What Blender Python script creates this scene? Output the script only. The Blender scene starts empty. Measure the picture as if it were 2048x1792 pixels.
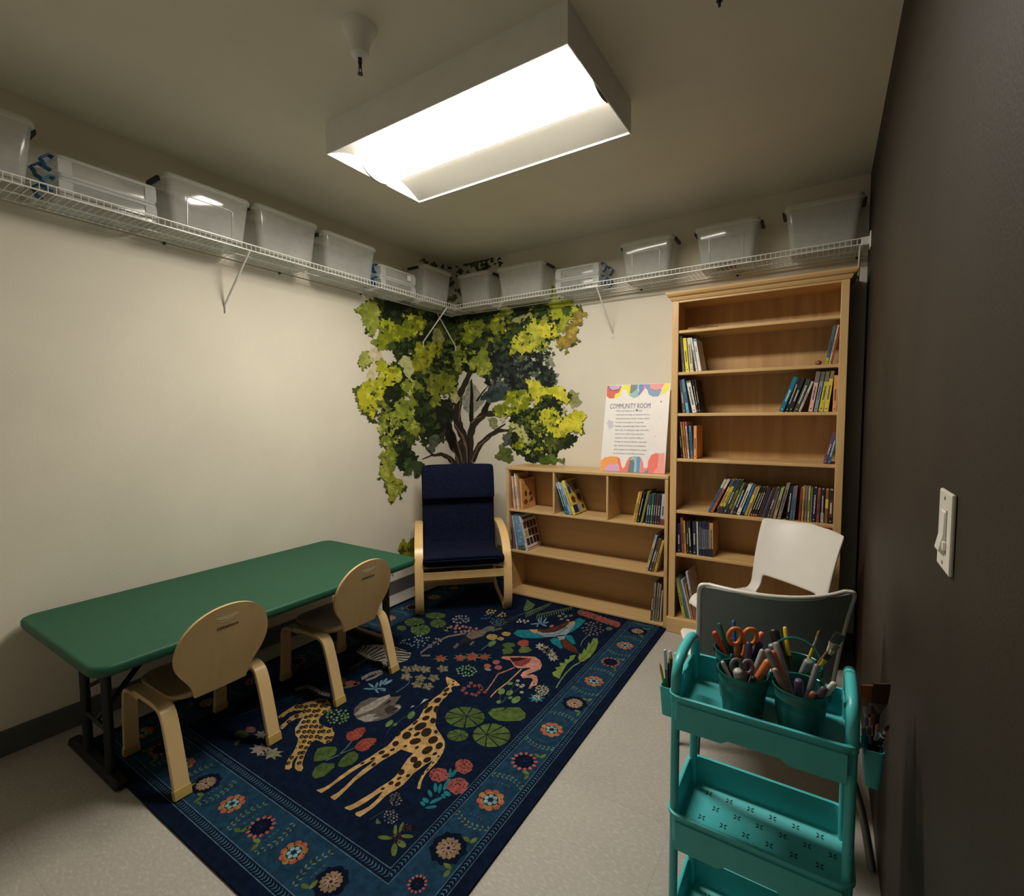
import bpy, bmesh, math, random
from mathutils import Vector, Matrix

random.seed(7)
C = bpy.context.scene.collection
PI = math.pi
LAMP = 54.0

# ------------------------------------------------------------------ survey of the room
# metres; x runs along the back wall from the far corner, y is minus the distance from it
W, H, YF = 3.018, 2.732, -4.05
CAM = Vector((2.8425, -3.4481, 1.3946)); YAW, PIT, ROL = [math.radians(v) for v in (32.6301, -3.62, -0.3675)]
FPX = 977.8724
FW = Vector((-math.sin(YAW)*math.cos(PIT), math.cos(YAW)*math.cos(PIT), math.sin(PIT)))
_rt = Vector((math.cos(YAW), math.sin(YAW), 0)); _up = _rt.cross(FW)
RT = _rt*math.cos(ROL) + _up*math.sin(ROL)
UP = -_rt*math.sin(ROL) + _up*math.cos(ROL)

def on(px, py, ax, v):
    """photo measurement -> point on the real plane ax = v"""
    r = FW + RT*((px-1024)/FPX) - UP*((py-896)/FPX)
    return CAM + r*((v-CAM[ax])/r[ax])
def xat(px, y, z):
    """x of a point of known depth y and height z from its measured column"""
    a, b = 0.0, W+.5
    for _ in range(40):
        m = (a+b)/2; d = Vector((m, y, z))-CAM
        if 1024+FPX*d.dot(RT)/d.dot(FW) < px: a = m
        else: b = m
    return (a+b)/2

# ------------------------------------------------------------------ colours and materials
def lin(c):
    return tuple((v/255/12.92 if v <= 10.3 else ((v/255+.055)/1.055)**2.4) for v in c)
ILL = (.86, .80, .68)
def alb(c, k=1.0):
    return tuple(min(.88, a/(i*k)) for a, i in zip(lin(c), ILL))
_mats = {}
def mat(name, col, rough=.6, metal=0, noise=.06, scale=12, bump=0, spec=.5, coat=0, stretch=(1, 1, 1), attr=False, emit=0, bscale=None, detail=4):
    """procedural material: base colour broken up by noise, optional bump; attr = colour from the mesh's own colour layer"""
    if name in _mats: return _mats[name]
    m = bpy.data.materials.new(name); m.use_nodes = True; n = m.node_tree.nodes; l = m.node_tree.links
    b = n['Principled BSDF']; b.inputs['Roughness'].default_value = rough; b.inputs['Metallic'].default_value = metal
    b.inputs['Specular IOR Level'].default_value = spec; b.inputs['Coat Weight'].default_value = coat
    tc = n.new('ShaderNodeTexCoord'); mp = n.new('ShaderNodeMapping'); mp.inputs['Scale'].default_value = stretch
    l.new(tc.outputs['Object'], mp.inputs['Vector'])
    nz = n.new('ShaderNodeTexNoise'); nz.inputs['Scale'].default_value = scale; nz.inputs['Detail'].default_value = detail
    l.new(mp.outputs['Vector'], nz.inputs['Vector'])
    mr = n.new('ShaderNodeMapRange'); mr.inputs['From Min'].default_value = .3; mr.inputs['From Max'].default_value = .7
    mr.inputs['To Min'].default_value = 1-noise*1.6; mr.inputs['To Max'].default_value = 1+noise
    l.new(nz.outputs['Fac'], mr.inputs['Value'])
    mx = n.new('ShaderNodeVectorMath'); mx.operation = 'SCALE'
    if attr:
        at = n.new('ShaderNodeVertexColor'); at.layer_name = 'Col'; l.new(at.outputs['Color'], mx.inputs[0])
    else:
        mx.inputs[0].default_value = col[:3]
    l.new(mr.outputs['Result'], mx.inputs['Scale'])
    l.new(mx.outputs['Vector'], b.inputs['Base Color'])
    if bump:
        bp = n.new('ShaderNodeBump'); bp.inputs['Strength'].default_value = bump; bp.inputs['Distance'].default_value = .004
        nb = n.new('ShaderNodeTexNoise'); nb.inputs['Scale'].default_value = bscale or scale*6; nb.inputs['Detail'].default_value = 3
        l.new(mp.outputs['Vector'], nb.inputs['Vector']); l.new(nb.outputs['Fac'], bp.inputs['Height']); l.new(bp.outputs['Normal'], b.inputs['Normal'])
    if emit:
        b.inputs['Emission Color'].default_value = (*col[:3], 1); b.inputs['Emission Strength'].default_value = emit
    _mats[name] = m
    return m
def wood(name, c1, c2, axis=2, rough=.42, knots=0.0, fine=1.0):
    """wood: fine grain stretched along one axis, broad figure, optional dark knots"""
    if name in _mats: return _mats[name]
    m = bpy.data.materials.new(name); m.use_nodes = True; n = m.node_tree.nodes; l = m.node_tree.links
    b = n['Principled BSDF']; b.inputs['Roughness'].default_value = rough
    tc = n.new('ShaderNodeTexCoord'); mp = n.new('ShaderNodeMapping')
    s = [9, 9, 9]; s[axis] = .9; mp.inputs['Scale'].default_value = s
    l.new(tc.outputs['Object'], mp.inputs['Vector'])
    n1 = n.new('ShaderNodeTexNoise'); n1.inputs['Scale'].default_value = 1.6*fine; n1.inputs['Detail'].default_value = 6; n1.inputs['Distortion'].default_value = .6
    l.new(mp.outputs['Vector'], n1.inputs['Vector'])
    r = n.new('ShaderNodeValToRGB'); r.color_ramp.elements[0].position = .34; r.color_ramp.elements[1].position = .66
    r.color_ramp.elements[0].color = (*c2, 1); r.color_ramp.elements[1].color = (*c1, 1)
    l.new(n1.outputs['Fac'], r.inputs['Fac'])
    out = r.outputs['Color']
    if knots:
        mk = n.new('ShaderNodeMapping'); sk = [5.2, 5.2, 5.2]; sk[axis] = 2.0; mk.inputs['Scale'].default_value = sk
        l.new(tc.outputs['Object'], mk.inputs['Vector'])
        v = n.new('ShaderNodeTexVoronoi'); v.inputs['Scale'].default_value = 1.0; v.inputs['Randomness'].default_value = 1
        l.new(mk.outputs['Vector'], v.inputs['Vector'])
        rk = n.new('ShaderNodeMapRange'); rk.inputs['From Min'].default_value = .05; rk.inputs['From Max'].default_value = .22
        rk.inputs['To Min'].default_value = 1-knots; rk.inputs['To Max'].default_value = 1
        l.new(v.outputs['Distance'], rk.inputs['Value'])
        sc = n.new('ShaderNodeVectorMath'); sc.operation = 'SCALE'; l.new(out, sc.inputs[0]); l.new(rk.outputs['Result'], sc.inputs['Scale'])
        out = sc.outputs['Vector']
    l.new(out, b.inputs['Base Color'])
    _mats[name] = m
    return m
def frosted(name, col, clear, rough=.25):
    """milky see-through plastic"""
    if name in _mats: return _mats[name]
    m = bpy.data.materials.new(name); m.use_nodes = True; n = m.node_tree.nodes; l = m.node_tree.links
    b = n['Principled BSDF']; b.inputs['Base Color'].default_value = (*col, 1); b.inputs['Roughness'].default_value = rough
    t = n.new('ShaderNodeBsdfTransparent'); t.inputs['Color'].default_value = (.93, .95, .95, 1)
    nz = n.new('ShaderNodeTexNoise'); nz.inputs['Scale'].default_value = 6
    mr = n.new('ShaderNodeMapRange'); mr.inputs['To Min'].default_value = 1-clear-.08; mr.inputs['To Max'].default_value = 1-clear+.08
    l.new(nz.outputs['Fac'], mr.inputs['Value'])
    ms = n.new('ShaderNodeMixShader'); l.new(mr.outputs['Result'], ms.inputs['Fac'])
    l.new(t.outputs['BSDF'], ms.inputs[1]); l.new(b.outputs['BSDF'], ms.inputs[2])
    l.new(ms.outputs['Shader'], n['Material Output'].inputs['Surface'])
    _mats[name] = m
    return m

# ------------------------------------------------------------------ mesh builder
class MB:
    def __init__(s): s.v, s.f, s.m, s.c = [], [], [], []
    def add(s, vs, fs, mi=0, col=None):
        o = len(s.v); s.v += [tuple(v) for v in vs]
        for f in fs: s.f.append(tuple(i+o for i in f)); s.m.append(mi); s.c.append(col)
        return s
    def box(s, x0, x1, y0, y1, z0, z1, mi=0, col=None, M=None):
        vs = [Vector((x, y, z)) for z in (z0, z1) for y in (y0, y1) for x in (x0, x1)]
        if M: vs = [M @ v for v in vs]
        return s.add(vs, [(0, 2, 3, 1), (4, 5, 7, 6), (0, 1, 5, 4), (2, 6, 7, 3), (0, 4, 6, 2), (1, 3, 7, 5)], mi, col)
    def loft(s, rings, closed=True, cap0=True, cap1=True, mi=0, col=None, loop=False):
        n = len(rings[0]); fs = []; R = len(rings)
        for i in range(R if loop else R-1):
            a, b = i*n, ((i+1) % R)*n
            for j in range(n if closed else n-1):
                k = (j+1) % n
                fs.append((a+j, a+k, b+k, b+j))
        if cap0 and closed and not loop: fs.append(tuple(range(n-1, -1, -1)))
        if cap1 and closed and not loop: fs.append(tuple((R-1)*n+j for j in range(n)))
        return s.add([v for r in rings for v in r], fs, mi, col)
    def tube(s, pts, r, n=8, mi=0, col=None, loop=False, cap=True):
        P = [Vector(p) for p in pts]; N = len(P); rings = []; ref = None
        for i, p in enumerate(P):
            if loop: t = (P[(i+1) % N]-P[i-1])
            else: t = P[min(i+1, N-1)]-P[max(i-1, 0)]
            t = t.normalized() if t.length > 1e-9 else Vector((0, 0, 1))
            if ref is None: ref = Vector((0, 0, 1)) if abs(t.z) < .9 else Vector((1, 0, 0))
            u = (ref-t*ref.dot(t)); u = u.normalized() if u.length > 1e-6 else t.orthogonal().normalized()
            ref = u; w = t.cross(u); rr = r[i] if isinstance(r, (list, tuple)) else r
            rings.append([p+u*(rr*math.cos(2*PI*k/n))+w*(rr*math.sin(2*PI*k/n)) for k in range(n)])
        return s.loft(rings, True, cap, cap, mi, col, loop)
    def lathe(s, prof, n=20, c=(0, 0, 0), cap0=True, cap1=True, mi=0, col=None, M=None):
        rings = []
        for r, z in prof:
            ring = [Vector((r*math.cos(2*PI*k/n), r*math.sin(2*PI*k/n), z)) for k in range(n)]
            rings.append([(M @ v if M else v)+Vector(c) for v in ring])
        return s.loft(rings, True, cap0, cap1, mi, col)
    def prism(s, poly, f, w0, w1, mi=0, col=None):
        """extrude a 2D outline; f(u, v, w) -> 3D"""
        n = len(poly); vs = [f(u, v, w0) for u, v in poly]+[f(u, v, w1) for u, v in poly]
        fs = [tuple(range(n-1, -1, -1)), tuple(range(n, 2*n))]+[(i, (i+1) % n, n+(i+1) % n, n+i) for i in range(n)]
        return s.add(vs, fs, mi, col)
    def strip(s, prof, f, w0, w1, th, mi=0, col=None, taper=None):
        """bent flat strip: profile polyline (u, v) thickened by th, between widths w0..w1"""
        N = len(prof); rings = []
        for i in range(N):
            a = Vector(prof[max(i-1, 0)]); b = Vector(prof[min(i+1, N-1)]); t = (b-a).normalized(); nn = Vector((-t.y, t.x))*(th/2)
            p = Vector(prof[i]); q0, q1 = p-nn, p+nn
            rings.append([f(q0.x, q0.y, w0), f(q0.x, q0.y, w1), f(q1.x, q1.y, w1), f(q1.x, q1.y, w0)])
        return s.loft(rings, True, True, True, mi, col)
    def poly(s, pts, mi=0, col=None): return s.add(pts, [tuple(range(len(pts)))], mi, col)
    def mesh(s, name, mats, smooth=None):
        me = bpy.data.meshes.new(name); me.from_pydata(s.v, [], s.f); 
        for m in (mats if isinstance(mats, (list, tuple)) else [mats]): me.materials.append(m)
        if any(s.m): me.polygons.foreach_set('material_index', s.m)
        if any(c is not None for c in s.c):
            a = me.color_attributes.new('Col', 'FLOAT_COLOR', 'CORNER'); d = []
            for f, c in zip(s.f, s.c): d += list((*(c or (.5, .5, .5)), 1.0))*len(f)
            a.data.foreach_set('color', d)
        if smooth is not None:
            me.polygons.foreach_set('use_smooth', [True]*len(me.polygons)); me.set_sharp_from_angle(angle=math.radians(smooth))
        me.update()
        return me
    def fix(s): return s

def obj(name, mb, mats, parent=None, smooth=None, bevel=0, local=False, subsurf=0, fixn=True):
    me = mb.mesh(name, mats, None)
    if fixn:
        bm = bmesh.new(); bm.from_mesh(me); bmesh.ops.recalc_face_normals(bm, faces=bm.faces); bm.to_mesh(me); bm.free()
    if smooth is not None:
        me.polygons.foreach_set('use_smooth', [True]*len(me.polygons)); me.set_sharp_from_angle(angle=math.radians(smooth))
    o = bpy.data.objects.new(name, me); C.objects.link(o)
    if parent is not None:
        o.parent = parent
        if not local:
            p = parent; M = p.matrix_basis.copy()
            while p.parent: M = p.parent.matrix_basis @ p.matrix_parent_inverse @ M; p = p.parent
            o.matrix_parent_inverse = M.inverted()
    if bevel:
        b = o.modifiers.new('soft_edges', 'BEVEL'); b.width = bevel; b.segments = 2; b.limit_method = 'ANGLE'; b.angle_limit = math.radians(40)
    if subsurf:
        b = o.modifiers.new('smooth_surface', 'SUBSURF'); b.levels = subsurf; b.render_levels = subsurf
    return o
def tag(o, label, cat, group=None):
    o['label'] = label; o['category'] = cat
    if group: o['group'] = group
    return o
def thing(name, label, cat, loc=(0, 0, 0), rz=0, group=None, rot=None):
    o = bpy.data.objects.new(name, None); C.objects.link(o); o.empty_display_size = .05
    o.location = loc; o.rotation_euler = rot or (0, 0, rz)
    return tag(o, label, cat, group)
def struct(name, mb, m, parent=None, **k):
    o = obj(name, mb, m, parent, **k)
    if parent is None: o['kind'] = 'structure'
    return o
def dup(root, loc, rz, label, name=None):
    r = root.copy(); C.objects.link(r); r.location = loc; r.rotation_euler = (0, 0, rz); r['label'] = label
    def rec(a, b):
        for ch in list(a.children):
            c = ch.copy(); C.objects.link(c); c.parent = b; c.matrix_parent_inverse = ch.matrix_parent_inverse.copy(); rec(ch, c)
    rec(root, r)
    return r
def arc(c, r, a0, a1, n):
    return [(c[0]+r*math.cos(a0+(a1-a0)*i/n), c[1]+r*math.sin(a0+(a1-a0)*i/n)) for i in range(n+1)]
def rrect(x0, x1, y0, y1, r, n=4):
    p = []
    for cx, cy, a in ((x1-r, y1-r, 0), (x0+r, y1-r, PI/2), (x0+r, y0+r, PI), (x1-r, y0+r, 1.5*PI)): p += arc((cx, cy), r, a, a+PI/2, n)
    return p
def text(name, lines, m, parent, align='LEFT', shear=0, bold=0):
    """lines: (string, size, matrix in the parent's space); the lettering becomes one flat mesh"""
    vs, fs = [], []
    for body, size, M in lines:
        cu = bpy.data.curves.new('lettering_source', 'FONT'); cu.body = body; cu.size = size; cu.align_x = align; cu.shear = shear; cu.resolution_u = 2; cu.offset = bold
        o = bpy.data.objects.new('lettering_source', cu); C.objects.link(o)
        dg = bpy.context.evaluated_depsgraph_get(); me = bpy.data.meshes.new_from_object(o.evaluated_get(dg))
        k = len(vs); vs += [M @ v.co for v in me.vertices]; fs += [tuple(i+k for i in p.vertices) for p in me.polygons]
        bpy.data.objects.remove(o); bpy.data.curves.remove(cu); bpy.data.meshes.remove(me)
    return obj(name, MB().add(vs, fs), m, parent, local=True, fixn=False)

# ------------------------------------------------------------------ shared materials
def build_wall_mat(name, col, noise=.03, bump=.12, rough=.75, spec=.3):
    return mat(name, col, rough, noise=noise, scale=2.2, bump=bump, bscale=170, spec=spec)
M_WALL = build_wall_mat('cream_wall_paint', (.735, .695, .60))
M_CEIL = build_wall_mat('ceiling_paint', (.77, .745, .66), bump=.2)
M_DARK = build_wall_mat('dark_brown_wall_paint', (.040, .032, .0235), noise=.12, bump=.25, rough=.6)
M_BASE = mat('grey_rubber_baseboard', (.10, .105, .105), .5)
M_MAPLE = wood('maple_plywood', (.64, .445, .225), (.57, .385, .185), 0, .38)
M_PINE = wood('honey_pine', (.71, .485, .235), (.62, .40, .18), 2, .4, knots=.0)
M_PINEX = wood('honey_pine_shelf', (.71, .485, .235), (.62, .40, .18), 0, .4)
M_PINEB = wood('knotty_back_panel', (.62, .42, .205), (.49, .305, .135), 2, .5, knots=.45)
M_BENT = wood('birch_bentwood', (.80, .56, .27), (.74, .50, .22), 2, .3)
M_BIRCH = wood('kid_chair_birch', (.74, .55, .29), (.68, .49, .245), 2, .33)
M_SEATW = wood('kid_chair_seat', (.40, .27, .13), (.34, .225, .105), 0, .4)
M_WHITEM = mat('white_coated_wire', (.88, .87, .85), .3, noise=.02)
M_METAL = mat('white_enamel_metal', (.74, .73, .70), .4, noise=.03)
M_BIN = frosted('frosted_tub_plastic', (.70, .71, .69), .52, .12)
M_BING = frosted('glossy_tub_plastic', (.70, .71, .69), .48, .055)
M_BINR = frosted('frosted_tub_rim', (.74, .74, .71), .25, .3)
M_CLEAR = frosted('clear_box_plastic', (.72, .74, .74), .66, .12)
M_CLEAR2 = frosted('clear_box_frame', (.74, .76, .76), .42, .15)
M_BLACKP = mat('black_latch_plastic', (.02, .02, .022), .45)
M_BLUEP = mat('blue_latch_plastic', (.015, .13, .32), .4)
M_SCREW = mat('dark_screw', (.05, .05, .05), .4, metal=.6)
M_GREEN = mat('green_table_plastic', (.011, .096, .050), .52, noise=.05, scale=30, bump=.25, bscale=420)
M_BLK = mat('black_steel_tube', (.007, .0065, .006), .5)
M_NAVY = mat('navy_twill', (.009, .0125, .038), .95, noise=.25, scale=60, bump=.5, bscale=700, spec=.15)
M_SHELLW = mat('white_chair_plastic', (.70, .68, .64), .42, noise=.02, bump=.06, bscale=500)
M_SHELLSHADE = mat('shaded_white_chair_back', (.24, .265, .265), .55, noise=.05, bump=.1, bscale=500)  # white plastic, with the shade on the turned-away back put into the colour
M_LEGG = mat('grey_steel_leg', (.22, .215, .20), .35, metal=.5)
M_TEAL = mat('turquoise_enamel', (.085, .54, .57), .38, noise=.05, bump=.03, bscale=300)
M_TEALD = mat('turquoise_pail_metal', (.03, .22, .21), .34, noise=.08, metal=.15)
M_HOLE = mat('dark_punched_hole', (.005, .05, .055), .8)
M_SWITCH = mat('white_switch_plastic', (.78, .76, .70), .35)
M_INK = mat('dark_ink', (.03, .025, .02), .6)
M_PAGE = mat('book_pages', (.62, .56, .44), .9, noise=.1, scale=200)
M_PAPER = mat('poster_board_white', (.80, .78, .77), .45, noise=.02)
# ================================================================== room shell
def floor_mat():
    m = bpy.data.materials.new('speckled_vinyl_tile'); m.use_nodes = True; n = m.node_tree.nodes; l = m.node_tree.links
    b = n['Principled BSDF']; b.inputs['Roughness'].default_value = .42; b.inputs['Specular IOR Level'].default_value = .35
    tc = n.new('ShaderNodeTexCoord')
    big = n.new('ShaderNodeTexNoise'); big.inputs['Scale'].default_value = 3; big.inputs['Detail'].default_value = 3
    mp = n.new('ShaderNodeMapping'); mp.inputs['Rotation'].default_value = (0, 0, .6); mp.inputs['Scale'].default_value = (60, 120, 60)
    l.new(tc.outputs['Object'], big.inputs['Vector']); l.new(tc.outputs['Object'], mp.inputs['Vector'])
    fl = n.new('ShaderNodeTexNoise'); fl.inputs['Scale'].default_value = 1; fl.inputs['Detail'].default_value = 2
    l.new(mp.outputs['Vector'], fl.inputs['Vector'])
    r = n.new('ShaderNodeValToRGB'); e = r.color_ramp.elements
    e[0].position = .30; e[0].color = (.42, .40, .365, 1); e[1].position = .76; e[1].color = (.55, .525, .485, 1)
    e2 = e.new(.55); e2.color = (.455, .433, .395, 1)
    l.new(fl.outputs['Fac'], r.inputs['Fac'])
    mr = n.new('ShaderNodeMapRange'); mr.inputs['To Min'].default_value = .88; mr.inputs['To Max'].default_value = 1.1
    l.new(big.outputs['Fac'], mr.inputs['Value'])
    br = n.new('ShaderNodeTexBrick'); br.offset = 0; br.inputs['Scale'].default_value = 1
    br.inputs['Brick Width'].default_value = .61; br.inputs['Row Height'].default_value = .61; br.inputs['Mortar Size'].default_value = .0015
    br.inputs['Color1'].default_value = (1, 1, 1, 1); br.inputs['Color2'].default_value = (.965, .965, .965, 1); br.inputs['Mortar'].default_value = (.86, .86, .86, 1)
    l.new(tc.outputs['Object'], br.inputs['Vector'])
    s1 = n.new('ShaderNodeVectorMath'); s1.operation = 'SCALE'; l.new(r.outputs['Color'], s1.inputs[0]); l.new(mr.outputs['Result'], s1.inputs['Scale'])
    s2 = n.new('ShaderNodeVectorMath'); s2.operation = 'MULTIPLY'; l.new(s1.outputs['Vector'], s2.inputs[0]); l.new(br.outputs['Color'], s2.inputs[1])
    l.new(s2.outputs['Vector'], b.inputs['Base Color'])
    return m
M_FLOOR = floor_mat()
T = .1
struct('floor', MB().box(-T, W+T, YF-T, T, -T, 0), M_FLOOR)
struct('ceiling', MB().box(-T, W+T, YF-T, T, H, H+T), M_CEIL)
struct('wall_left', MB().box(-T, 0, YF, 0, 0, H), M_WALL)
struct('wall_back', MB().box(-T, W+T, 0, T, 0, H), M_WALL)
struct('wall_right', MB().box(W, W+T, YF, 0, 0, H), M_DARK)
struct('wall_front', MB().box(-T, W+T, YF-T, YF, 0, H), M_WALL)
struct('baseboard_left', MB().box(0, .009, YF, 0, 0, .108), M_BASE, bevel=.003)
struct('baseboard_back', MB().box(.009, W, -.009, 0, 0, .108), M_BASE, bevel=.003)
struct('baseboard_front', MB().box(.009, W, YF, YF+.009, 0, .108), M_BASE, bevel=.003)

# ================================================================== ceiling light
LX0, LX1, LY0, LY1, LZ = .889, 2.109, -1.954, -1.345, 2.597
M_HOUSE = mat('white_fixture_enamel', (.86, .86, .86), .45, noise=.02)
M_REFL = mat('white_reflector', (.18, .173, .15), .7, noise=.01)
M_LENS = bpy.data.materials.new('glowing_diffuser'); M_LENS.use_nodes = True
_n = M_LENS.node_tree.nodes; _l = M_LENS.node_tree.links; _n.remove(_n['Principled BSDF'])
_e = _n.new('ShaderNodeEmission'); _e.inputs['Color'].default_value = (1, .935, .825, 1); _e.inputs['Strength'].default_value = LAMP*1.10
_l.new(_e.outputs['Emission'], _n['Material Output'].inputs['Surface'])
fx = thing('ceiling_light', 'long white box light fixture with glowing diffuser on the ceiling', 'ceiling light', ((LX0+LX1)/2, (LY0+LY1)/2, H))
b = MB(); t = .004
b.box(LX0, LX1, LY0, LY0+t, LZ, H); b.box(LX0, LX1, LY1-t, LY1, LZ, H)
b.box(LX0, LX0+t, LY0+t, LY1-t, LZ, H); b.box(LX1-t, LX1, LY0+t, LY1-t, LZ, H)
b.box(LX0+t, LX1-t, LY0+t, LY1-t, H-.012, H-.004)
obj('housing', b, M_HOUSE, fx)
YC = (LY0+LY1)/2
for sgn in (-1, 1):
    pr = [(YC+sgn*(.2945-.172*k/8), LZ+.006+.056*math.sin(k/8*PI/2)) for k in range(9)]
    b = MB(); b.loft([[Vector((x, y, z)) for y, z in pr] for x in (LX0+.005, LX1-.005)], closed=False, cap0=False, cap1=False)
    obj('reflector', b, M_REFL, fx, smooth=60, fixn=False)
pr = [(YC+.118*math.cos(PI*k/18), LZ+.056-.042*math.sin(PI*k/18)) for k in range(19)]
b = MB(); b.loft([[Vector((x, y, z)) for y, z in pr] for x in (LX0+.012, LX1-.012)], closed=False)
obj('diffuser', b, M_LENS, fx, smooth=60, fixn=False)
for x0, x1 in ((LX0+.004, LX0+.012), (LX1-.012, LX1-.004)):
    b = MB(); b.prism([(YC+(y-YC)*.9, LZ+.056-(LZ+.056-z)*1.5) for y, z in pr], lambda u, v, w: Vector((w, u, v)), x0, x1); obj('end_cap', b, M_REFL, fx)

# sprinkler heads
def sprinkler(x, y, label, drop):
    s = thing('fire_sprinkler', label, 'sprinkler', (x, y, H), group=None)
    obj('escutcheon', MB().lathe([(.058, H), (.056, H-.012), (.040, H-.04), (.031, H-.075), (.030, H-.092), (.018, H-.102)], 24, (x, y, 0)), M_HOUSE, s, smooth=40)
    b = MB().tube([(x, y, H-.10), (x, y, H-.118)], .007, 10).tube([(x, y, H-.118), (x, y, H-.135)], .004, 8)
    b.tube([(x-.006, y, H-.105), (x-.006, y, H-drop+.004)], .0016, 6).tube([(x+.006, y, H-.105), (x+.006, y, H-drop+.004)], .0016, 6)
    obj('frame_arms', b, M_SCREW, s, smooth=40)
    obj('deflector', MB().lathe([(.009, H-drop+.003), (.009, H-drop)], 14, (x, y, 0)), M_SCREW, s)
sprinkler(1.458, -2.240, 'white conical sprinkler head on the ceiling beside the light fixture', .155)
sprinkler(2.545, -1.835, 'sprinkler tip hanging from the ceiling, cut by the top edge of the photo', .120)

# ================================================================== wire shelves with their braces
ZS, ZD, DS = 2.321, 2.2905, .2325
def wire_shelf(label, a0, a1, P, braces, wallclip=None):
    """P(along, out, z) -> world"""
    r = thing('wire_shelf', label, 'shelf', P((a0+a1)/2, 0, ZD), group=None)
    b = MB(); n = int((a1-a0)/.0254)
    for i in range(n+1):
        a = a0+.004+i*.0254
        if a > a1: break
        b.tube([P(a, .012, ZD+.003), P(a, DS-.002, ZD+.003), P(a, DS, ZD+.006), P(a, DS, ZS)], .0017, 4)
    obj('cross_wires', b, M_WHITEM, r, smooth=60)
    for nm, o_, z in (('front_rail', DS, ZS), ('lower_front_rail', DS, ZD), ('back_rail', .012, ZD), ('middle_rail', .12, ZD)):
        obj(nm, MB().tube([P(a0, o_, z), P(a1, o_, z)], .0036, 6), M_WHITEM, r, smooth=60)
    for af, at_, zf in braces:
        b = MB().tube([P(at_, DS-.004, ZD-.004), P(af, .012, zf+.025), P(af, .004, zf+.012)], .0058, 8)
        br = obj('diagonal_brace', b, M_METAL, r, smooth=60)
        obj('foot_plate', MB().box(-.011, .011, -.002, .004, -.022, .022, M=Matrix.Translation(P(af, .003, zf))), M_METAL, br, bevel=.002)
        obj('screw', MB().lathe([(.003, -.001), (.003, .001)], 8, M=Matrix.Translation(P(af, .008, zf-.006))), M_SCREW, br)
    for i in range(int((a1-a0)/.62)+1):
        p = P(a0+.25+i*.62, .006, ZD-.008)
        if a0+.25+i*.62 < a1: obj('wall_clip', MB().lathe([(.006, -.006), (.006, .006)], 8, p), M_SCREW, r)
    return r
SL = wire_shelf('long white wire shelf high on the plain cream wall above the table', -3.75, -.004, lambda a, o_, z: Vector((o_, a, z)),
                [(-1.975, -1.951, 2.010), (-.38, -.330, 2.000), (-3.45, -3.42, 2.01)])
SR = wire_shelf('white wire shelf high on the back wall above the two bookcases', DS+.004, 2.985, lambda a, o_, z: Vector((a, -o_, z)),
                [(.048+.0, .03, 2.005), (1.514, 1.486, 1.985), (2.972, 2.972, 2.02)])
obj('end_bracket', MB().box(2.975, 3.018, -.245, -.222, 2.283, 2.325).box(3.010, 3.018, -.262, -.205, 2.262, 2.348), M_METAL, SR, bevel=.004)

# ================================================================== plastic tubs on the shelves
def tub(label, P0, rz, L, D, Ht, emboss=False, latch=(1, 1)):
    t = thing('storage_tub', label, 'storage bin', P0, rz)
    hx, hy = L/2, D/2
    def ring(s, d, z, r=.03): return [Vector((x, y, z)) for x, y in rrect(-hx+s, hx-s, -hy+d, hy-d, r, 4)]
    b = MB(); b.loft([ring(.044, .038, .006, .02), ring(.036, .031, 0, .03), ring(.034, .029, .008), ring(.008, .008, Ht-.022)], cap0=True, cap1=False)
    obj('body', b, M_BING if emboss else M_BIN, t, smooth=50, local=True, fixn=False)
    b = MB(); b.loft([ring(.009, .009, Ht-.028), ring(.0, .0, Ht-.022, .034), ring(.0, .0, Ht-.006, .034), ring(.005, .005, Ht, .03), ring(.012, .012, Ht-.004, .028), ring(.011, .011, Ht-.02, .028)], cap0=False, cap1=False)
    obj('rim', b, M_BINR, t, smooth=50, local=True, fixn=False)
    for s, k in ((-1, latch[0]), (1, latch[1])):
        if k: obj('latch', MB().box(min(s*(hx-.006), s*(hx+.012)), max(s*(hx-.006), s*(hx+.012)), -.055, .055, Ht-.032, Ht-.012), M_BLACKP, t, bevel=.004, local=True)
    if emboss:
        q = rrect(-hx*.52, hx*.52, -.12, .12, .022, 5); pts = []
        for x, v in q:
            z = Ht*.08+(v+.12)/.24*Ht*.60; y = -hy+.029-(z-.008)/(Ht-.03)*.021
            pts.append((x, y-.001, z))
        obj('raised_panel_outline', MB().tube(pts, .0028, 6, loop=True), M_CLEAR2, t, smooth=60, local=True, fixn=False)
    return t
TL = lambda a0, a1, ht, lab, **k: tub(lab, (.122, (a0+a1)/2, ZD+.006), PI/2, a1-a0, .226, ht, **k)
TR = lambda a0, a1, ht, lab, **k: tub(lab, ((a0+a1)/2, -.122, ZD+.006), 0, a1-a0, .226, ht, **k)
TL(-3.17, -2.776, .258, 'frosted tub nearest the camera on the long wall shelf, cut by the photo edge')
TL(-2.341, -1.93, .252, 'frosted tub with a raised front panel outline on the long wall shelf', emboss=True)
TL(-1.911, -1.516, .262, 'plain frosted tub just past the brace of the long wall shelf')
TL(-1.482, -1.06, .252, 'frosted tub on the long wall shelf, beside the small two-tier box with a sticker')
TL(-.60, -.255, .275, 'frosted tub at the corner end of the long wall shelf, before the painted leaves')
TR(.245, .575, .262, 'frosted tub in the corner at the start of the back wall shelf')
TR(.642, 1.064, .254, 'frosted tub with black latch beside the corner tub on the back wall shelf')
TR(1.648, 1.998, .256, 'clear tub with bright reflection, above the end of the low bookcase', emboss=True)
TR(2.128, 2.492, .256, 'clear tub with a dark item inside, above the tall bookcase', emboss=True)
TR(2.613, 2.985, .270, 'last frosted tub on the back wall shelf, against the dark wall')
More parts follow.
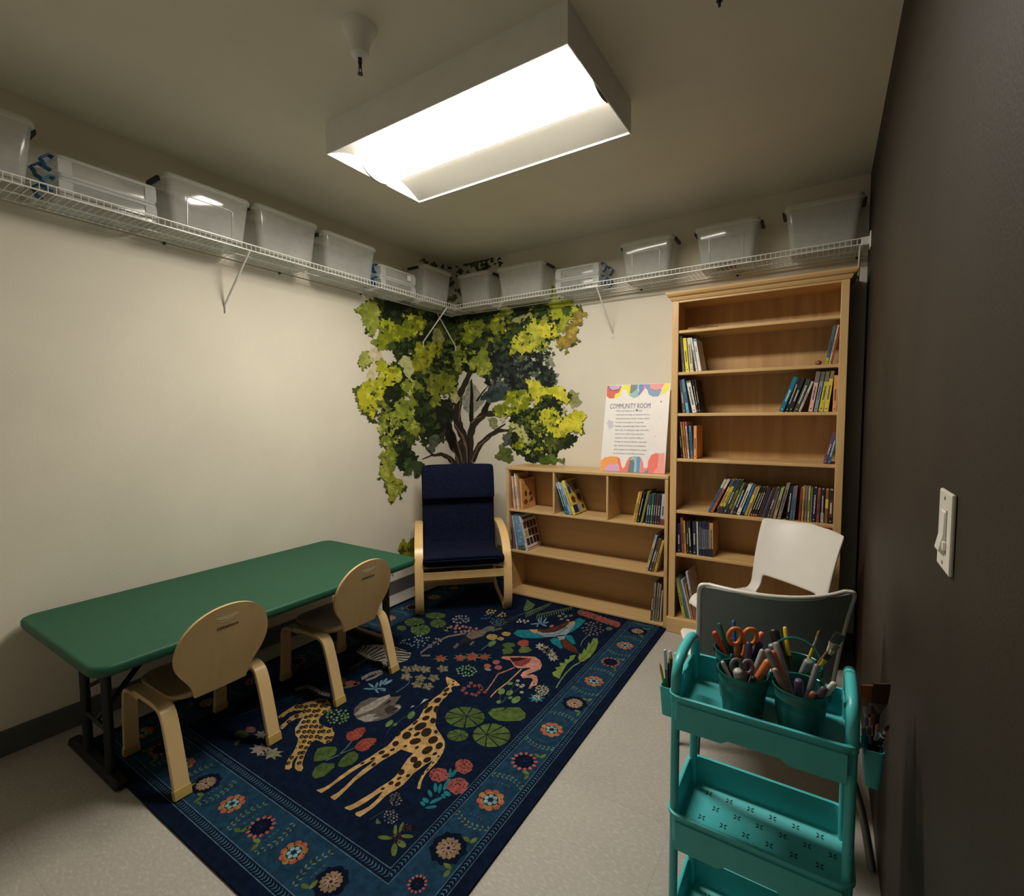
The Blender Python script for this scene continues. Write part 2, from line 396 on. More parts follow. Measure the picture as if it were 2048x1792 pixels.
it = MB().loft([[Vector((2.30+.055*s*math.cos(k*PI/6), -.12+.03*s*math.sin(k*PI/6)+.006*math.sin(k*2.1), 2.306+z)) for k in range(12)] for s, z in ((1, 0), (1.05, .012), (.6, .03), (.2, .036))])
tag(obj('cloth_bundle', it, M_BLACKP, smooth=60), 'small dark crumpled item lying inside the clear tub', 'cloth')

def tierbox(label, P0, rz, L, latch, sticker=False):
    t = thing('two_tier_box', label, 'storage bin', P0, rz); D, h = .205, .080; hx = L/2
    for k in (0, 1):
        z0 = k*(h+.004)
        def ring(s, z, r=.018): return [Vector((x, y, z)) for x, y in rrect(-hx+s, hx-s, -D/2+s, D/2-s, r, 3)]
        b = MB().loft([ring(.008, z0+.002), ring(.006, z0+.014), ring(.006, z0+h-.012)], cap0=True, cap1=False)
        ti = obj('tier', b, M_CLEAR, t, smooth=40, local=True, fixn=False)
        b = MB().loft([ring(.006, z0+h-.014), ring(0, z0+h-.012), ring(0, z0+h), ring(.004, z0+h+.003), ring(.01, z0+h)], cap0=False, cap1=False)
        b.loft([ring(.009, z0), ring(.002, z0), ring(.002, z0+.012), ring(.007, z0+.014)], cap0=False, cap1=False)
        for sx in (-1, 1):
            x0 = sx*(hx-.035) if sx < 0 else hx-.05
            b.box(min(sx*(hx-.048), sx*(hx-.004)), max(sx*(hx-.048), sx*(hx-.004)), -D/2+.001, -D/2+.006, z0+.012, z0+h-.012)
        obj('tier_frame', b, M_CLEAR2, ti, smooth=40, local=True, fixn=False)
        for yy in (-.06, .06):
            e = latch*hx
            prf = [(e, z0+h-.004), (e+latch*.014, z0+h+.002), (e+latch*.040, z0+h-.022), (e+latch*.030, z0+h-.034), (e+latch*.026, z0+h-.050), (e+latch*.008, z0+h-.058)]
            obj('blue_latch', MB().strip(prf, lambda u, v, w: Vector((u, w, v)), yy-.016, yy+.016, .006), M_BLUEP, ti, local=True, bevel=.0015)
    if sticker:
        obj('white_sticker', MB().box(.085, .120, -D/2-.001, -D/2+.0005, .108, .148), M_PAPER, t, local=True)
    return t
tierbox('clear two-tier box with blue latches near the front end of the long wall shelf', (.112, -2.543, ZD+.006), PI/2, .352, -1)
tierbox('small clear two-tier box with a white sticker on the long wall shelf', (.112, -.845, ZD+.006), PI/2, .350, -1, True)
tierbox('clear two-tier box with blue latches on the back wall shelf', (1.325, -.112, ZD+.006), 0, .345, 1)
# ================================================================== painted tree decal on both walls of the far corner
def crop(x0, y0, s): return lambda pts: [(x0+x/s, y0+y/s) for x, y in pts]
T1, T2, T3, T4, T5 = crop(700, 580, 7.465), crop(700, 780, 7.465), crop(930, 580, 7.877), crop(830, 720, 5.689), crop(760, 460, 5.689)
T6 = crop(740, 1040, 6.4)
def xcorner(y): return 901.73+(y-563.5)*5.02/358.2
def clip(poly, sgn):
    out = []
    for i, p in enumerate(poly):
        q = poly[(i+1) % len(poly)]; a = sgn*(p[0]-xcorner(p[1])); c = sgn*(q[0]-xcorner(q[1]))
        if a >= 0: out.append(p)
        if (a >= 0) != (c >= 0):
            t = a/(a-c); out.append((p[0]+(q[0]-p[0])*t, p[1]+(q[1]-p[1])*t))
    return out
def inside(p, poly):
    r = False; x, y = p
    for i in range(len(poly)):
        (x1, y1), (x2, y2) = poly[i], poly[i-1]
        if (y1 > y) != (y2 > y) and x < (x2-x1)*(y-y1)/(y2-y1)+x1: r = not r
    return r
TREE = MB(); _off = [.0012]
def paint(poly, col):
    _off[0] += 2.5e-6
    for sgn, ax, v in ((-1, 0, _off[0]), (1, 1, -_off[0])):
        q = clip(poly, sgn)
        if len(q) > 2:
            w = [on(x, y, ax, v) for x, y in q]
            if max(p.z for p in w) > H-.004:
                for p in w: p.z = min(p.z, H-.004)
            TREE.poly(w, col=col)
def lobed(cx, cy, r, rnd, el=1.0):
    n = rnd.choice((3, 4, 4, 5, 5)); ph = rnd.random()*6.28; tilt = rnd.random()*PI; k = 30; P = []
    ph2 = rnd.random()*6.28
    for i in range(k):
        a = 2*PI*i/k
        rr = r*(.82+.27*math.cos(n*a+ph)+.12*math.cos((n-1)*a+ph2)+rnd.uniform(-.03, .03))
        x, y = rr*math.cos(a), rr*el*math.sin(a)
        P.append((cx+x*math.cos(tilt)-y*math.sin(tilt), cy+x*math.sin(tilt)+y*math.cos(tilt)))
    return P
def rough_edge(poly, rnd, amp):
    """lobed, leafy outline following a traced region"""
    out = []
    for i, p in enumerate(poly):
        q = poly[(i+1) % len(poly)]; d = math.hypot(q[0]-p[0], q[1]-p[1]); n = max(1, int(d/4)); nx, ny = -(q[1]-p[1])/max(d, .1), (q[0]-p[0])/max(d, .1)
        for j in range(n):
            t = j/n; k = amp*math.sin((i*3.1+j*1.9))*rnd.uniform(.3, 1)
            out.append((p[0]+(q[0]-p[0])*t+nx*k, p[1]+(q[1]-p[1])*t+ny*k))
    return out
def vary(c, rnd, a): 
    k = 1+rnd.uniform(-a, a); return tuple(min(.9, max(.004, v*k*(1+rnd.uniform(-a, a)*.35))) for v in c)
LEAFY = []
def zone(poly, cols, size=11, dens=1.0, seed=0, base=True, amp=2.5, var=.10, holes=None, halo=None):
    rnd = random.Random(seed+len(poly)*7+int(poly[0][0])); cs = [alb(c) for c in cols]
    xs = [p[0] for p in poly]; ys = [p[1] for p in poly]; x0, x1, y0, y1 = min(xs), max(xs), min(ys), max(ys)
    area = abs(sum(poly[i-1][0]*poly[i][1]-poly[i][0]*poly[i-1][1] for i in range(len(poly))))/2
    if halo:
        LEAFY.append(poly)
        hs = [alb(c) for c in halo]; mx, my = sum(xs)/len(xs), sum(ys)/len(ys)
        for i, p in enumerate(poly):
            q = poly[(i+1) % len(poly)]; n = max(1, int(math.hypot(q[0]-p[0], q[1]-p[1])/7))
            for j in range(n):
                t = j/n; cx, cy = p[0]+(q[0]-p[0])*t, p[1]+(q[1]-p[1])*t
                if rnd.random() < .62: paint(lobed(cx+rnd.uniform(-3, 3), cy+rnd.uniform(-1, 5), size*rnd.uniform(.45, .85), rnd, rnd.uniform(.5, .9)), vary(rnd.choice(hs), rnd, .12))
    if base: paint(rough_edge(poly, rnd, amp), cs[0])
    n = int(dens*area/(size*size*.72)); k = 0; tries = 0
    order = []
    while k < n and tries < n*12:
        tries += 1
        p = (rnd.uniform(x0, x1), rnd.uniform(y0, y1))
        if inside(p, poly): order.append(p); k += 1
    for p in order:
        # painted from the same pot in patches: tone drifts smoothly across the region
        h = .5+.5*math.sin(p[0]*.085+p[1]*.06+seed)*math.cos(p[1]*.09-p[0]*.035+seed*1.7)+rnd.uniform(-.42, .42)
        c = cs[max(0, min(len(cs)-1, int(h*len(cs))))]
        paint(lobed(p[0], p[1], size*rnd.uniform(.38, .92), rnd, rnd.uniform(.5, .95)), vary(c, rnd, var))
def limb(fn, pts, col, seed=0):
    """tapered painted branch: (x, y, width) in the crop's own pixels"""
    sub = []
    for i in range(len(pts)-1):
        a, c = pts[i], pts[i+1]
        for j in range(5): t = j/5; sub.append(tuple(a[k]+(c[k]-a[k])*t for k in range(3)))
    sub.append(pts[-1]); L, R = [], []
    for i, p in enumerate(sub):
        a, c = sub[max(i-1, 0)], sub[min(i+1, len(sub)-1)]; dx, dy = c[0]-a[0], c[1]-a[1]; d = math.hypot(dx, dy) or 1
        w = p[2]/2*(1+.10*math.sin(i*1.7+seed)); L.append((p[0]-dy/d*w, p[1]+dx/d*w)); R.append((p[0]+dy/d*w, p[1]-dx/d*w))
    paint(fn(L+R[::-1]), alb(col))

DK = [(30, 38, 20), (40, 50, 24), (54, 64, 30), (34, 44, 26), (70, 80, 34)]
DB = [(32, 36, 30), (46, 52, 42), (28, 31, 27), (70, 74, 60), (54, 62, 46)]
MID = [(80, 90, 36), (64, 76, 34), (100, 108, 40), (54, 66, 32)]
LIME = [(128, 136, 48), (148, 152, 52), (166, 168, 70), (110, 120, 42), (182, 180, 92)]
YEL = [(130, 134, 32), (152, 154, 36), (168, 168, 44), (112, 118, 32), (184, 180, 66)]
PALE = [(182, 178, 116), (168, 166, 100), (196, 190, 134)]
OLV = [(118, 120, 38), (98, 102, 36), (138, 140, 46), (84, 90, 34)]
# pale washes
zone(T1([(260, 930), (440, 800), (500, 1050), (440, 1200), (470, 1300), (220, 1400), (300, 1100)]), [(204, 186, 144), (196, 184, 136)], 9, .4, 1, amp=1)
zone(T3([(1210, 1260), (1300, 1160), (1340, 1310), (1490, 1320), (1420, 1400), (1440, 1480), (1370, 1520), (1300, 1500)]), [(150, 146, 126), (134, 132, 116), (164, 160, 140)], 7, 1, 2)
zone(T3([(1270, 1040), (1340, 1030), (1430, 1200), (1380, 1220), (1300, 1130)]), [(150, 146, 118), (136, 132, 104)], 6, .6, 3, amp=1)
zone(T4([(1740, 400), (1780, 350), (1870, 380), (1860, 450), (1900, 500), (1800, 560), (1740, 480)]), [(150, 146, 92), (136, 134, 86)], 7, .8, 4)
zone(T4([(540, 470), (620, 230), (700, 300), (760, 420), (800, 470), (640, 640), (560, 560)]), [(150, 145, 124), (168, 162, 140), (126, 124, 110)], 8, .6, 5, amp=1)
# behind the tubs, up to the ceiling
BEH = [(96, 96, 52), (82, 86, 46), (116, 114, 66), (70, 76, 42)]
zone([(846, 528), (905, 520), (960, 516), (985, 560), (990, 640), (905, 640), (830, 610)], BEH, 9, .55, 6, base=False)
zone(T5([(1050, 290), (1200, 262), (1350, 262), (1385, 380), (1280, 430), (1290, 520), (1090, 450)]), [(66, 78, 40), (50, 62, 34), (84, 94, 48)], 8, .8, 7, base=False)
zone(T5([(430, 330), (600, 310), (640, 400), (540, 420)]), [(92, 96, 44), (70, 78, 40)], 7, .6, 8, base=False)
zone([(1096, 600), (1104, 570), (1116, 580), (1112, 606)], YEL, 6, 1, 9)
# trunk and limbs
BR = (58, 46, 36); BRD = (38, 30, 24); BRL = (112, 94, 74)
limb(T4, [(570, 2250, 330), (565, 1900, 240), (560, 1260, 215), (552, 1120, 190), (560, 1000, 170), (570, 900, 120)], BR)
limb(T4, [(520, 1080, 110), (440, 960, 115), (375, 800, 115), (320, 640, 130), (300, 560, 110)], BRD, 1)
zone(T2([(1060, 100), (1500, 150), (1570, 400), (1420, 560), (1390, 760), (1280, 830), (1100, 680), (1050, 500), (960, 660), (930, 300)]), [(34, 36, 24), (46, 50, 30), (60, 62, 42), (40, 44, 28)], 9, 1.1, 17)
limb(T4, [(590, 1050, 95), (565, 900, 90), (500, 760, 95), (470, 640, 95), (505, 400, 75), (565, 280, 60), (640, 110, 55), (650, 20, 40)], BR, 2)
limb(T4, [(620, 1060, 90), (628, 860, 75), (665, 725, 82), (790, 612, 72), (925, 612, 55)], BR, 3)
limb(T4, [(640, 700, 50), (642, 560, 44), (646, 380, 34), (640, 220, 16)], BRD, 4)
limb(T4, [(780, 600, 72), (830, 490, 52), (900, 390, 40), (1030, 260, 22)], BRD, 5)
limb(T4, [(640, 1150, 84), (740, 960, 58), (860, 850, 50), (960, 802, 44), (1080, 802, 18)], BR, 6)
limb(T4, [(905, 805, 30), (1030, 725, 12)], BR, 7)
limb(T4, [(470, 1200, 76), (385, 1110, 52), (300, 1070, 40), (210, 1085, 26), (130, 1005, 20), (70, 840, 8)], BR, 8)
limb(T4, [(200, 1080, 18), (80, 1130, 8)], BRD, 9)
limb(T4, [(700, 470, 22), (760, 380, 16), (860, 262, 8)], BRD, 10)
limb(T3, [(560, 860, 80), (660, 700, 80), (800, 600, 52), (910, 535, 18)], BRD, 11)
limb(T3, [(640, 760, 56), (690, 580, 48), (725, 400, 20)], BRD, 12)
for p in ([(560, 1220, 14), (520, 1080, 20), (500, 980, 30), (470, 920, 14)], [(600, 1200, 12), (585, 1000, 22), (540, 860, 26), (450, 730, 10)], [(640, 1160, 10), (720, 980, 16), (840, 880, 10)],
          [(640, 720, 12), (680, 670, 20), (760, 640, 8)], [(500, 700, 10), (510, 520, 14), (530, 420, 6)], [(510, 1240, 14), (470, 1100, 16), (430, 1010, 8)], [(440, 1230, 18), (410, 1130, 10), (330, 1075, 8)]):
    limb(T4, p, BRL, 3)
for p in ([(600, 1240, 10), (612, 1060, 12), (600, 880, 8)], [(540, 1240, 9), (545, 1100, 10), (500, 960, 8)], [(660, 1180, 8), (690, 1060, 8)], [(440, 950, 12), (400, 800, 10), (360, 700, 8)]):
    limb(T4, p, (26, 20, 16), 5)
# dark masses
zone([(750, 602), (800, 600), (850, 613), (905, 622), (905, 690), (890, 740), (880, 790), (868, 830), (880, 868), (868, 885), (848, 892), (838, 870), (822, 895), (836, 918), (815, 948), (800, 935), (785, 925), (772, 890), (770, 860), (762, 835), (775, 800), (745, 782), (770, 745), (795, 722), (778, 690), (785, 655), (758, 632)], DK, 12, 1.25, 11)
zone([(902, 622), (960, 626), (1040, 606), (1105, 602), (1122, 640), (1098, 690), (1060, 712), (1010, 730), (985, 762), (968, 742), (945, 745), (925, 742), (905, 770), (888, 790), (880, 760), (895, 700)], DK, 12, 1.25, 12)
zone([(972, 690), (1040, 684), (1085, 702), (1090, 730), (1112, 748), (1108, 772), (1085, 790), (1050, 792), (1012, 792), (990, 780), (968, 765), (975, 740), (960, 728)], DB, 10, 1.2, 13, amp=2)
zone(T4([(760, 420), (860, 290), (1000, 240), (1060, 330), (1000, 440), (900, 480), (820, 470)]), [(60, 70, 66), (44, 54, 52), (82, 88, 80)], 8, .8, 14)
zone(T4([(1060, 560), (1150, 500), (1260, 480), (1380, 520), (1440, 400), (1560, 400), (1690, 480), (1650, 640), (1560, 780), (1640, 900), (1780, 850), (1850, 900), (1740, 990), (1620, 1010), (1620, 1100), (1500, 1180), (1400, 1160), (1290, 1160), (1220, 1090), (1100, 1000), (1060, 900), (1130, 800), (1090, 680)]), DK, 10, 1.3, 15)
zone(T4([(1000, 840), (1100, 830), (1080, 960), (1010, 980)]), [(92, 96, 76), (70, 76, 62)], 7, .8, 16)
# leaf clusters breaking up the dark masses
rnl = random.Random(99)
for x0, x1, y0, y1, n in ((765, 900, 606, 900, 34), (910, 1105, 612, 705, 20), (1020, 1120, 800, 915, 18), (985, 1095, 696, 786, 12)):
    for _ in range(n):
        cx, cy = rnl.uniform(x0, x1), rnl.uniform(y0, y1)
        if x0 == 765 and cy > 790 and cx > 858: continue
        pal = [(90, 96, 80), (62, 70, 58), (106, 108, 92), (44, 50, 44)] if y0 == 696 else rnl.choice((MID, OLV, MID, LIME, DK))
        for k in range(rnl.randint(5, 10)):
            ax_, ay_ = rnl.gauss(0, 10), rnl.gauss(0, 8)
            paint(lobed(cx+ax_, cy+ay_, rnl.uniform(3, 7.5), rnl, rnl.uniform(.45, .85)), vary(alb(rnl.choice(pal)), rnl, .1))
# lights
zone(T1([(105, 280), (250, 180), (380, 170), (440, 300), (420, 420), (470, 480), (430, 560), (330, 650), (260, 580), (215, 460), (200, 350)]), [(150, 152, 62), (134, 140, 52), (166, 164, 86)], 11, .9, 21, halo=MID+OLV)
zone(T1([(440, 540), (520, 470), (640, 500), (800, 540), (900, 400), (1050, 370), (1130, 480), (1110, 580), (1000, 640), (900, 700), (780, 720), (640, 760), (560, 800), (500, 900), (430, 830), (390, 830), (360, 780), (430, 690)]), YEL, 11, .8, 22, halo=MID+OLV)
zone(T1([(960, 880), (1000, 770), (1100, 830), (1350, 770), (1390, 870), (1300, 930), (1220, 1000), (1200, 1120), (1100, 1200), (960, 1210), (920, 1100), (1000, 1000)]), [(148, 146, 34), (128, 128, 32), (164, 160, 50)], 10, .9, 23, halo=MID+OLV)
zone(T1([(740, 1100), (790, 980), (900, 1000), (960, 1210), (880, 1340), (820, 1260)]), PALE, 8, .5, 24, amp=1.5)
zone(T1([(1220, 700), (1270, 580), (1340, 560), (1420, 720), (1380, 780), (1250, 780)]), [(148, 144, 88), (134, 130, 76)], 9, .6, 25)
zone(T1([(1330, 520), (1500, 480), (1600, 620), (1560, 760), (1440, 760), (1400, 620)]), MID, 10, .8, 26, halo=MID+OLV)
zone(T1([(1700, 480), (1800, 450), (1941, 480), (1941, 640), (1850, 740), (1780, 810), (1700, 750), (1720, 620)]), [(150, 148, 36), (124, 122, 34), (168, 164, 60)], 10, .9, 27, halo=MID+OLV)
zone(T1([(125, 1075), (190, 920), (260, 920), (320, 1060), (190, 1160)]), [(160, 156, 78), (146, 146, 66)], 7, .6, 28, halo=MID+OLV)
zone(T1([(380, 1200), (480, 1070), (580, 1130), (740, 1180), (750, 1300), (680, 1420), (520, 1470), (430, 1600), (430, 1792), (220, 1792), (130, 1640), (105, 1520), (200, 1400), (460, 1320), (470, 1240)]), [(178, 172, 44), (160, 158, 40), (196, 188, 70), (140, 140, 38)], 12, .9, 29, halo=MID+OLV)
zone(T2([(105, 0), (500, 0), (480, 150), (420, 250), (370, 330), (340, 450), (300, 340), (220, 310), (130, 180)]), [(176, 168, 40), (150, 148, 36), (190, 182, 60)], 11, .8, 30, halo=MID+OLV)
zone(T2([(420, 170), (600, 180), (600, 300), (560, 440), (480, 480), (440, 330)]), OLV, 9, .9, 31, halo=MID+OLV)
zone(T1([(520, 1480), (720, 1380), (820, 1540), (760, 1640), (600, 1760), (500, 1620)]), DK, 9, .9, 32)
zone(T1([(740, 1420), (860, 1330), (1000, 1340), (1080, 1450), (930, 1540), (960, 1640), (990, 1700), (900, 1790), (700, 1780), (720, 1650), (880, 1580), (800, 1500)]), LIME, 9, .8, 33, halo=MID+OLV)
zone(T2([(690, 200), (800, 150), (930, 80), (990, 180), (940, 300), (930, 440), (1050, 500), (1050, 600), (960, 660), (850, 600), (780, 520), (640, 520), (560, 540), (500, 640), (450, 690), (440, 560), (500, 480), (600, 420), (590, 330), (680, 310)]), LIME, 10, .8, 34, halo=MID+OLV)
zone(T2([(430, 760), (520, 680), (600, 720), (630, 850), (700, 950), (680, 1050), (600, 1160), (530, 1090), (540, 1000), (440, 1000), (560, 890), (540, 830)]), LIME, 9, .8, 35, halo=MID+OLV)
zone(T2([(440, 1150), (500, 1040), (560, 1100), (620, 1250), (720, 1330), (830, 1440), (770, 1470), (760, 1580), (720, 1500), (690, 1600), (640, 1660), (590, 1660), (570, 1480), (540, 1350), (450, 1300)]), [(154, 152, 48), (130, 132, 42), (170, 164, 88)], 8, .8, 36, halo=MID+OLV)
zone(T2([(810, 1060), (930, 1050), (1060, 1060), (1110, 1100), (1080, 1230), (1020, 1310), (960, 1300), (960, 1160), (900, 1250), (820, 1270)]), [(62, 74, 40), (84, 92, 52), (48, 60, 34)], 7, .8, 37, amp=2)
zone(T2([(1180, 700), (1300, 660), (1360, 760), (1270, 850), (1250, 930), (1180, 900)]), [(96, 98, 78), (74, 80, 62)], 8, .7, 38)
zone(T1([(1130, 1320), (1260, 1290), (1400, 1210), (1470, 1290), (1560, 1290), (1590, 1450), (1500, 1550), (1340, 1480), (1330, 1640), (1250, 1760), (1180, 1700), (1260, 1560), (1180, 1480)]), [(124, 128, 40), (100, 106, 36), (146, 146, 50)], 9, .9, 39, halo=MID+OLV)
zone(T1([(1540, 950), (1620, 870), (1690, 920), (1640, 1050), (1670, 1260), (1600, 1220), (1560, 1100)]), LIME, 7, .8, 40, halo=MID+OLV)
zone(T1([(1480, 1540), (1560, 1490), (1630, 1600), (1590, 1700), (1500, 1620)]), PALE, 6, .6, 41, halo=MID+OLV)
zone(T3([(0, 600), (70, 560), (160, 750), (60, 850), (0, 820)]), YEL, 8, .8, 42, halo=MID+OLV)
zone(T3([(80, 480), (240, 470), (290, 560), (190, 760), (90, 640)]), OLV, 9, .8, 43, halo=MID+OLV)
zone(T3([(370, 560), (490, 380), (620, 440), (610, 700), (540, 630), (430, 650)]), YEL, 8, .8, 44, halo=MID+OLV)
zone(T3([(540, 350), (620, 230), (735, 290), (700, 400), (600, 400)]), LIME, 9, .7, 45, halo=MID+OLV)
zone(T3([(60, 1100), (200, 1020), (260, 890), (350, 960), (390, 1120), (440, 1230), (330, 1330), (260, 1370), (160, 1260), (80, 1230)]), LIME, 8, .8, 46, halo=MID+OLV)
zone(T3([(800, 430), (1030, 370), (1040, 400), (880, 470), (860, 540), (740, 480)]), [(150, 146, 92), (126, 124, 70)], 8, .6, 47)
zone(T3([(730, 980), (760, 740), (880, 650), (1020, 580), (1020, 480), (1100, 430), (1140, 550), (1250, 430), (1310, 420), (1280, 540), (1400, 500), (1460, 550), (1410, 640), (1500, 700), (1400, 760), (1250, 740), (1200, 860), (1080, 880), (1030, 1010), (960, 940), (900, 1030), (820, 950)]), [(186, 180, 66), (170, 166, 56), (206, 194, 60), (150, 150, 60)], 9, .9, 48, halo=MID+OLV)
zone(T3([(1200, 620), (1260, 540), (1420, 560), (1450, 700), (1300, 740)]), [(214, 198, 62), (200, 190, 58)], 9, .7, 49, halo=MID+OLV)
zone(T3([(1280, 220), (1400, 140), (1660, 140), (1700, 240), (1810, 300), (1730, 420), (1600, 500), (1550, 620), (1480, 600), (1500, 440), (1380, 440), (1350, 360), (1400, 290)]), [(160, 162, 46), (140, 146, 44), (180, 176, 50)], 10, .9, 50, halo=MID+OLV)
zone(T3([(1510, 290), (1650, 240), (1680, 340), (1560, 380)]), MID, 8, .9, 51, halo=MID+OLV)
zone(T3([(1700, 340), (1920, 350), (1840, 430), (1840, 560), (1740, 560), (1760, 740), (1790, 790), (1670, 840), (1600, 940), (1500, 900), (1440, 800), (1580, 700), (1620, 560), (1720, 480)]), [(152, 126, 60), (132, 108, 54), (176, 158, 56)], 8, .8, 52, amp=3.5, halo=MID+OLV)
zone(T4([(890, 540), (1030, 470), (1060, 370), (1250, 330), (1300, 420), (1290, 560), (1200, 560), (1100, 600), (1040, 660), (930, 640)]), YEL, 9, .9, 53, halo=MID+OLV)
zone(T4([(1260, 230), (1400, 240), (1480, 320), (1660, 310), (1740, 390), (1740, 490), (1660, 460), (1560, 390), (1440, 400), (1380, 520), (1320, 380)]), [(200, 190, 58), (180, 176, 50), (160, 158, 44)], 9, .9, 54, halo=MID+OLV)
zone(T4([(1410, 650), (1460, 560), (1600, 580), (1660, 660), (1780, 610), (1890, 570), (1960, 640), (1900, 700), (1890, 830), (1800, 800), (1700, 860), (1580, 890), (1570, 820), (1480, 740)]), [(196, 186, 54), (168, 166, 50), (214, 200, 66), (148, 148, 44)], 9, .9, 55, halo=MID+OLV)
zone(T4([(1090, 720), (1220, 740), (1320, 940), (1230, 940), (1160, 830), (1070, 800)]), PALE+LIME, 8, .8, 56, halo=MID+OLV)
zone(T4([(1110, 980), (1200, 900), (1260, 1000), (1170, 1020)]), YEL, 7, .8, 57, halo=MID+OLV)
zone(T4([(950, 1050), (960, 960), (1080, 1010), (1100, 1140), (1060, 1170), (980, 1130), (900, 1110)]), [(96, 106, 46), (78, 90, 40), (118, 124, 56)], 8, .8, 58)
zone(T4([(1430, 1110), (1560, 1080), (1630, 1130), (1600, 1180), (1430, 1180)]), [(74, 94, 36), (92, 112, 42)], 8, .9, 59)
zone(T4([(1640, 1170), (1700, 1110), (1700, 1185)]), [(92, 104, 60)], 6, .5, 60)
zone(T4([(820, 660), (920, 660), (940, 740), (870, 760)]), [(128, 128, 84), (150, 146, 104)], 8, .6, 61)
zone(T6([(350, 385), (400, 280), (440, 235), (480, 300), (560, 225), (640, 235), (640, 430), (560, 520), (430, 600), (370, 575), (480, 490), (390, 400)]), [(146, 144, 30), (104, 110, 34), (74, 82, 32)], 11, .8, 62)
zone(T6([(1620, 300), (1690, 340), (1680, 430), (1640, 400)]), [(120, 128, 40), (90, 100, 36)], 9, .8, 63)
zone(T6([(270, 690), (310, 650), (300, 700)]), [(190, 170, 60)], 5, .5, 64, amp=.6)
# darker leaves between the bright clusters
for x0, x1, y0, y1, n in ((735, 850, 640, 980, 110), (850, 960, 640, 800, 60), (1000, 1120, 640, 720, 40), (1010, 1150, 790, 890, 60)):
    for _ in range(n):
        q = (rnl.uniform(x0, x1), rnl.uniform(y0, y1))
        if any(inside(q, z_) for z_ in LEAFY): paint(lobed(q[0], q[1], rnl.uniform(2.5, 6), rnl, rnl.uniform(.35, .7)), vary(alb(rnl.choice(MID+DK[:3])), rnl, .12))
# small gaps where the wall shows through
_g = alb((200, 186, 154))
for fn, x, y, r in ((T3, 1080, 1095, 42), (T3, 1140, 970, 28), (T3, 1070, 1400, 55), (T3, 590, 1410, 36), (T3, 410, 1420, 22), (T3, 460, 975, 12), (T3, 640, 640, 24), (T3, 930, 580, 22), (T3, 1245, 1160, 40), (T3, 1175, 1305, 22), (T4, 1075, 515, 30), (T4, 1325, 520, 42), (T4, 1680, 535, 28), (T4, 1710, 570, 24), (T4, 1495, 1075, 18), (T4, 1000, 670, 45), (T2, 435, 310, 50), (T2, 1135, 720, 22), (T2, 740, 715, 22), (T2, 925, 855, 14), (T2, 610, 160, 22), (T1, 850, 1620, 45), (T2, 390, 440, 28), (T2, 850, 130, 40), (T2, 1050, 1060, 16), (T1, 905, 950, 22)):
    rn = random.Random(int(x+y)); s = 7.465 if fn in (T1, T2) else (7.877 if fn is T3 else 5.689)
    q = fn([(x, y)])[0]; paint(lobed(q[0], q[1], r/s, rn, .7), _g)
M_TREE = mat('watercolour_leaves', (1, 1, 1), .75, noise=.16, scale=16, attr=True, spec=.25, detail=4)
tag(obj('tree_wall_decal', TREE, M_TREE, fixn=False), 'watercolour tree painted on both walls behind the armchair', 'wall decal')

# ================================================================== rug with its woven picture
RX0, RX1, RY0, RY1, RZ = .190, 2.004, -2.750, -.020, .009
RUG = MB()
pill = rrect(RX0, RX1, RY0, RY1, .012, 3)
RUG.prism(pill, lambda u, v, w: Vector((u, v, w)), .0005, RZ, col=alb((14, 26, 44), 1.0))
IR = 1.12
def rc(c):
    g = (c[0]*.4+c[1]*.4+c[2]*.2); return alb(tuple(v+(g-v)*.16 for v in c), IR)
NAVY, BAND, LINE = rc((10, 27, 50)), rc((27, 62, 82)), rc((80, 108, 118))
def rp(pts, col, lay):
    RUG.poly([Vector((x, y, RZ+.00012*lay)) for x, y in pts], col=col)
def rrect_lines(d0, d1, col, lay, dn0=None, dn1=None):
    """frame between inset d0 and d1"""
    n0, n1 = dn0 or d0, dn1 or d1
    a = [(RX0+d0, RY0+n0), (RX1-d0, RY0+n0), (RX1-d0, RY1-d0), (RX0+d0, RY1-d0)]
    c = [(RX0+d1, RY0+n1), (RX1-d1, RY0+n1), (RX1-d1, RY1-d1), (RX0+d1, RY1-d1)]
    for i in range(4): rp([a[i], a[(i+1) % 4], c[(i+1) % 4], c[i]], col, lay)
rrect_lines(.012, .250, NAVY, 1, .012, .293)
rp([(RX0+.25, RY0+.293), (RX1-.25, RY0+.293), (RX1-.25, RY1-.25), (RX0+.25, RY1-.25)], NAVY, 1)
rrect_lines(.0775, .218, BAND, 2, .084, .253)
for d, n in ((.046, .052), (.0755, .082), (.218, .253), (.250, .293)): rrect_lines(d-.0012, d+.0016, LINE, 3, n-.0015, n+.0018)
# braided chevrons between each pair of lines
def braid(p, q, w, flip):
    P, Q = Vector(p), Vector(q); L = (Q-P).length; t = (Q-P)/L; nn = Vector((-t.y, t.x))*flip; k = int(L/.0142)
    for i in range(k):
        c = P+t*(i+.5)*L/k
        for s in (-1, 1):
            pts = [c+t*.0045, c+t*.0015+nn*s*w*.22, c-t*.0060+nn*s*w*.42, c-t*.0030+nn*s*w*.20, c-t*.0002]
            rp([(v.x, v.y) for v in (pts if s > 0 else pts[::-1])], rc((70, 104, 118)), 3)
for d, n, w in ((.0605, .067, .022), (.2345, .273, .024)):
    braid((RX1-d, RY0+n), (RX1-d, RY1-d), w, 1); braid((RX0+d, RY0+n), (RX0+d, RY1-d), w, 1)
    braid((RX0+d, RY0+n), (RX1-d, RY0+n), w*1.25, 1); braid((RX0+d, RY1-d), (RX1-d, RY1-d), w, 1)
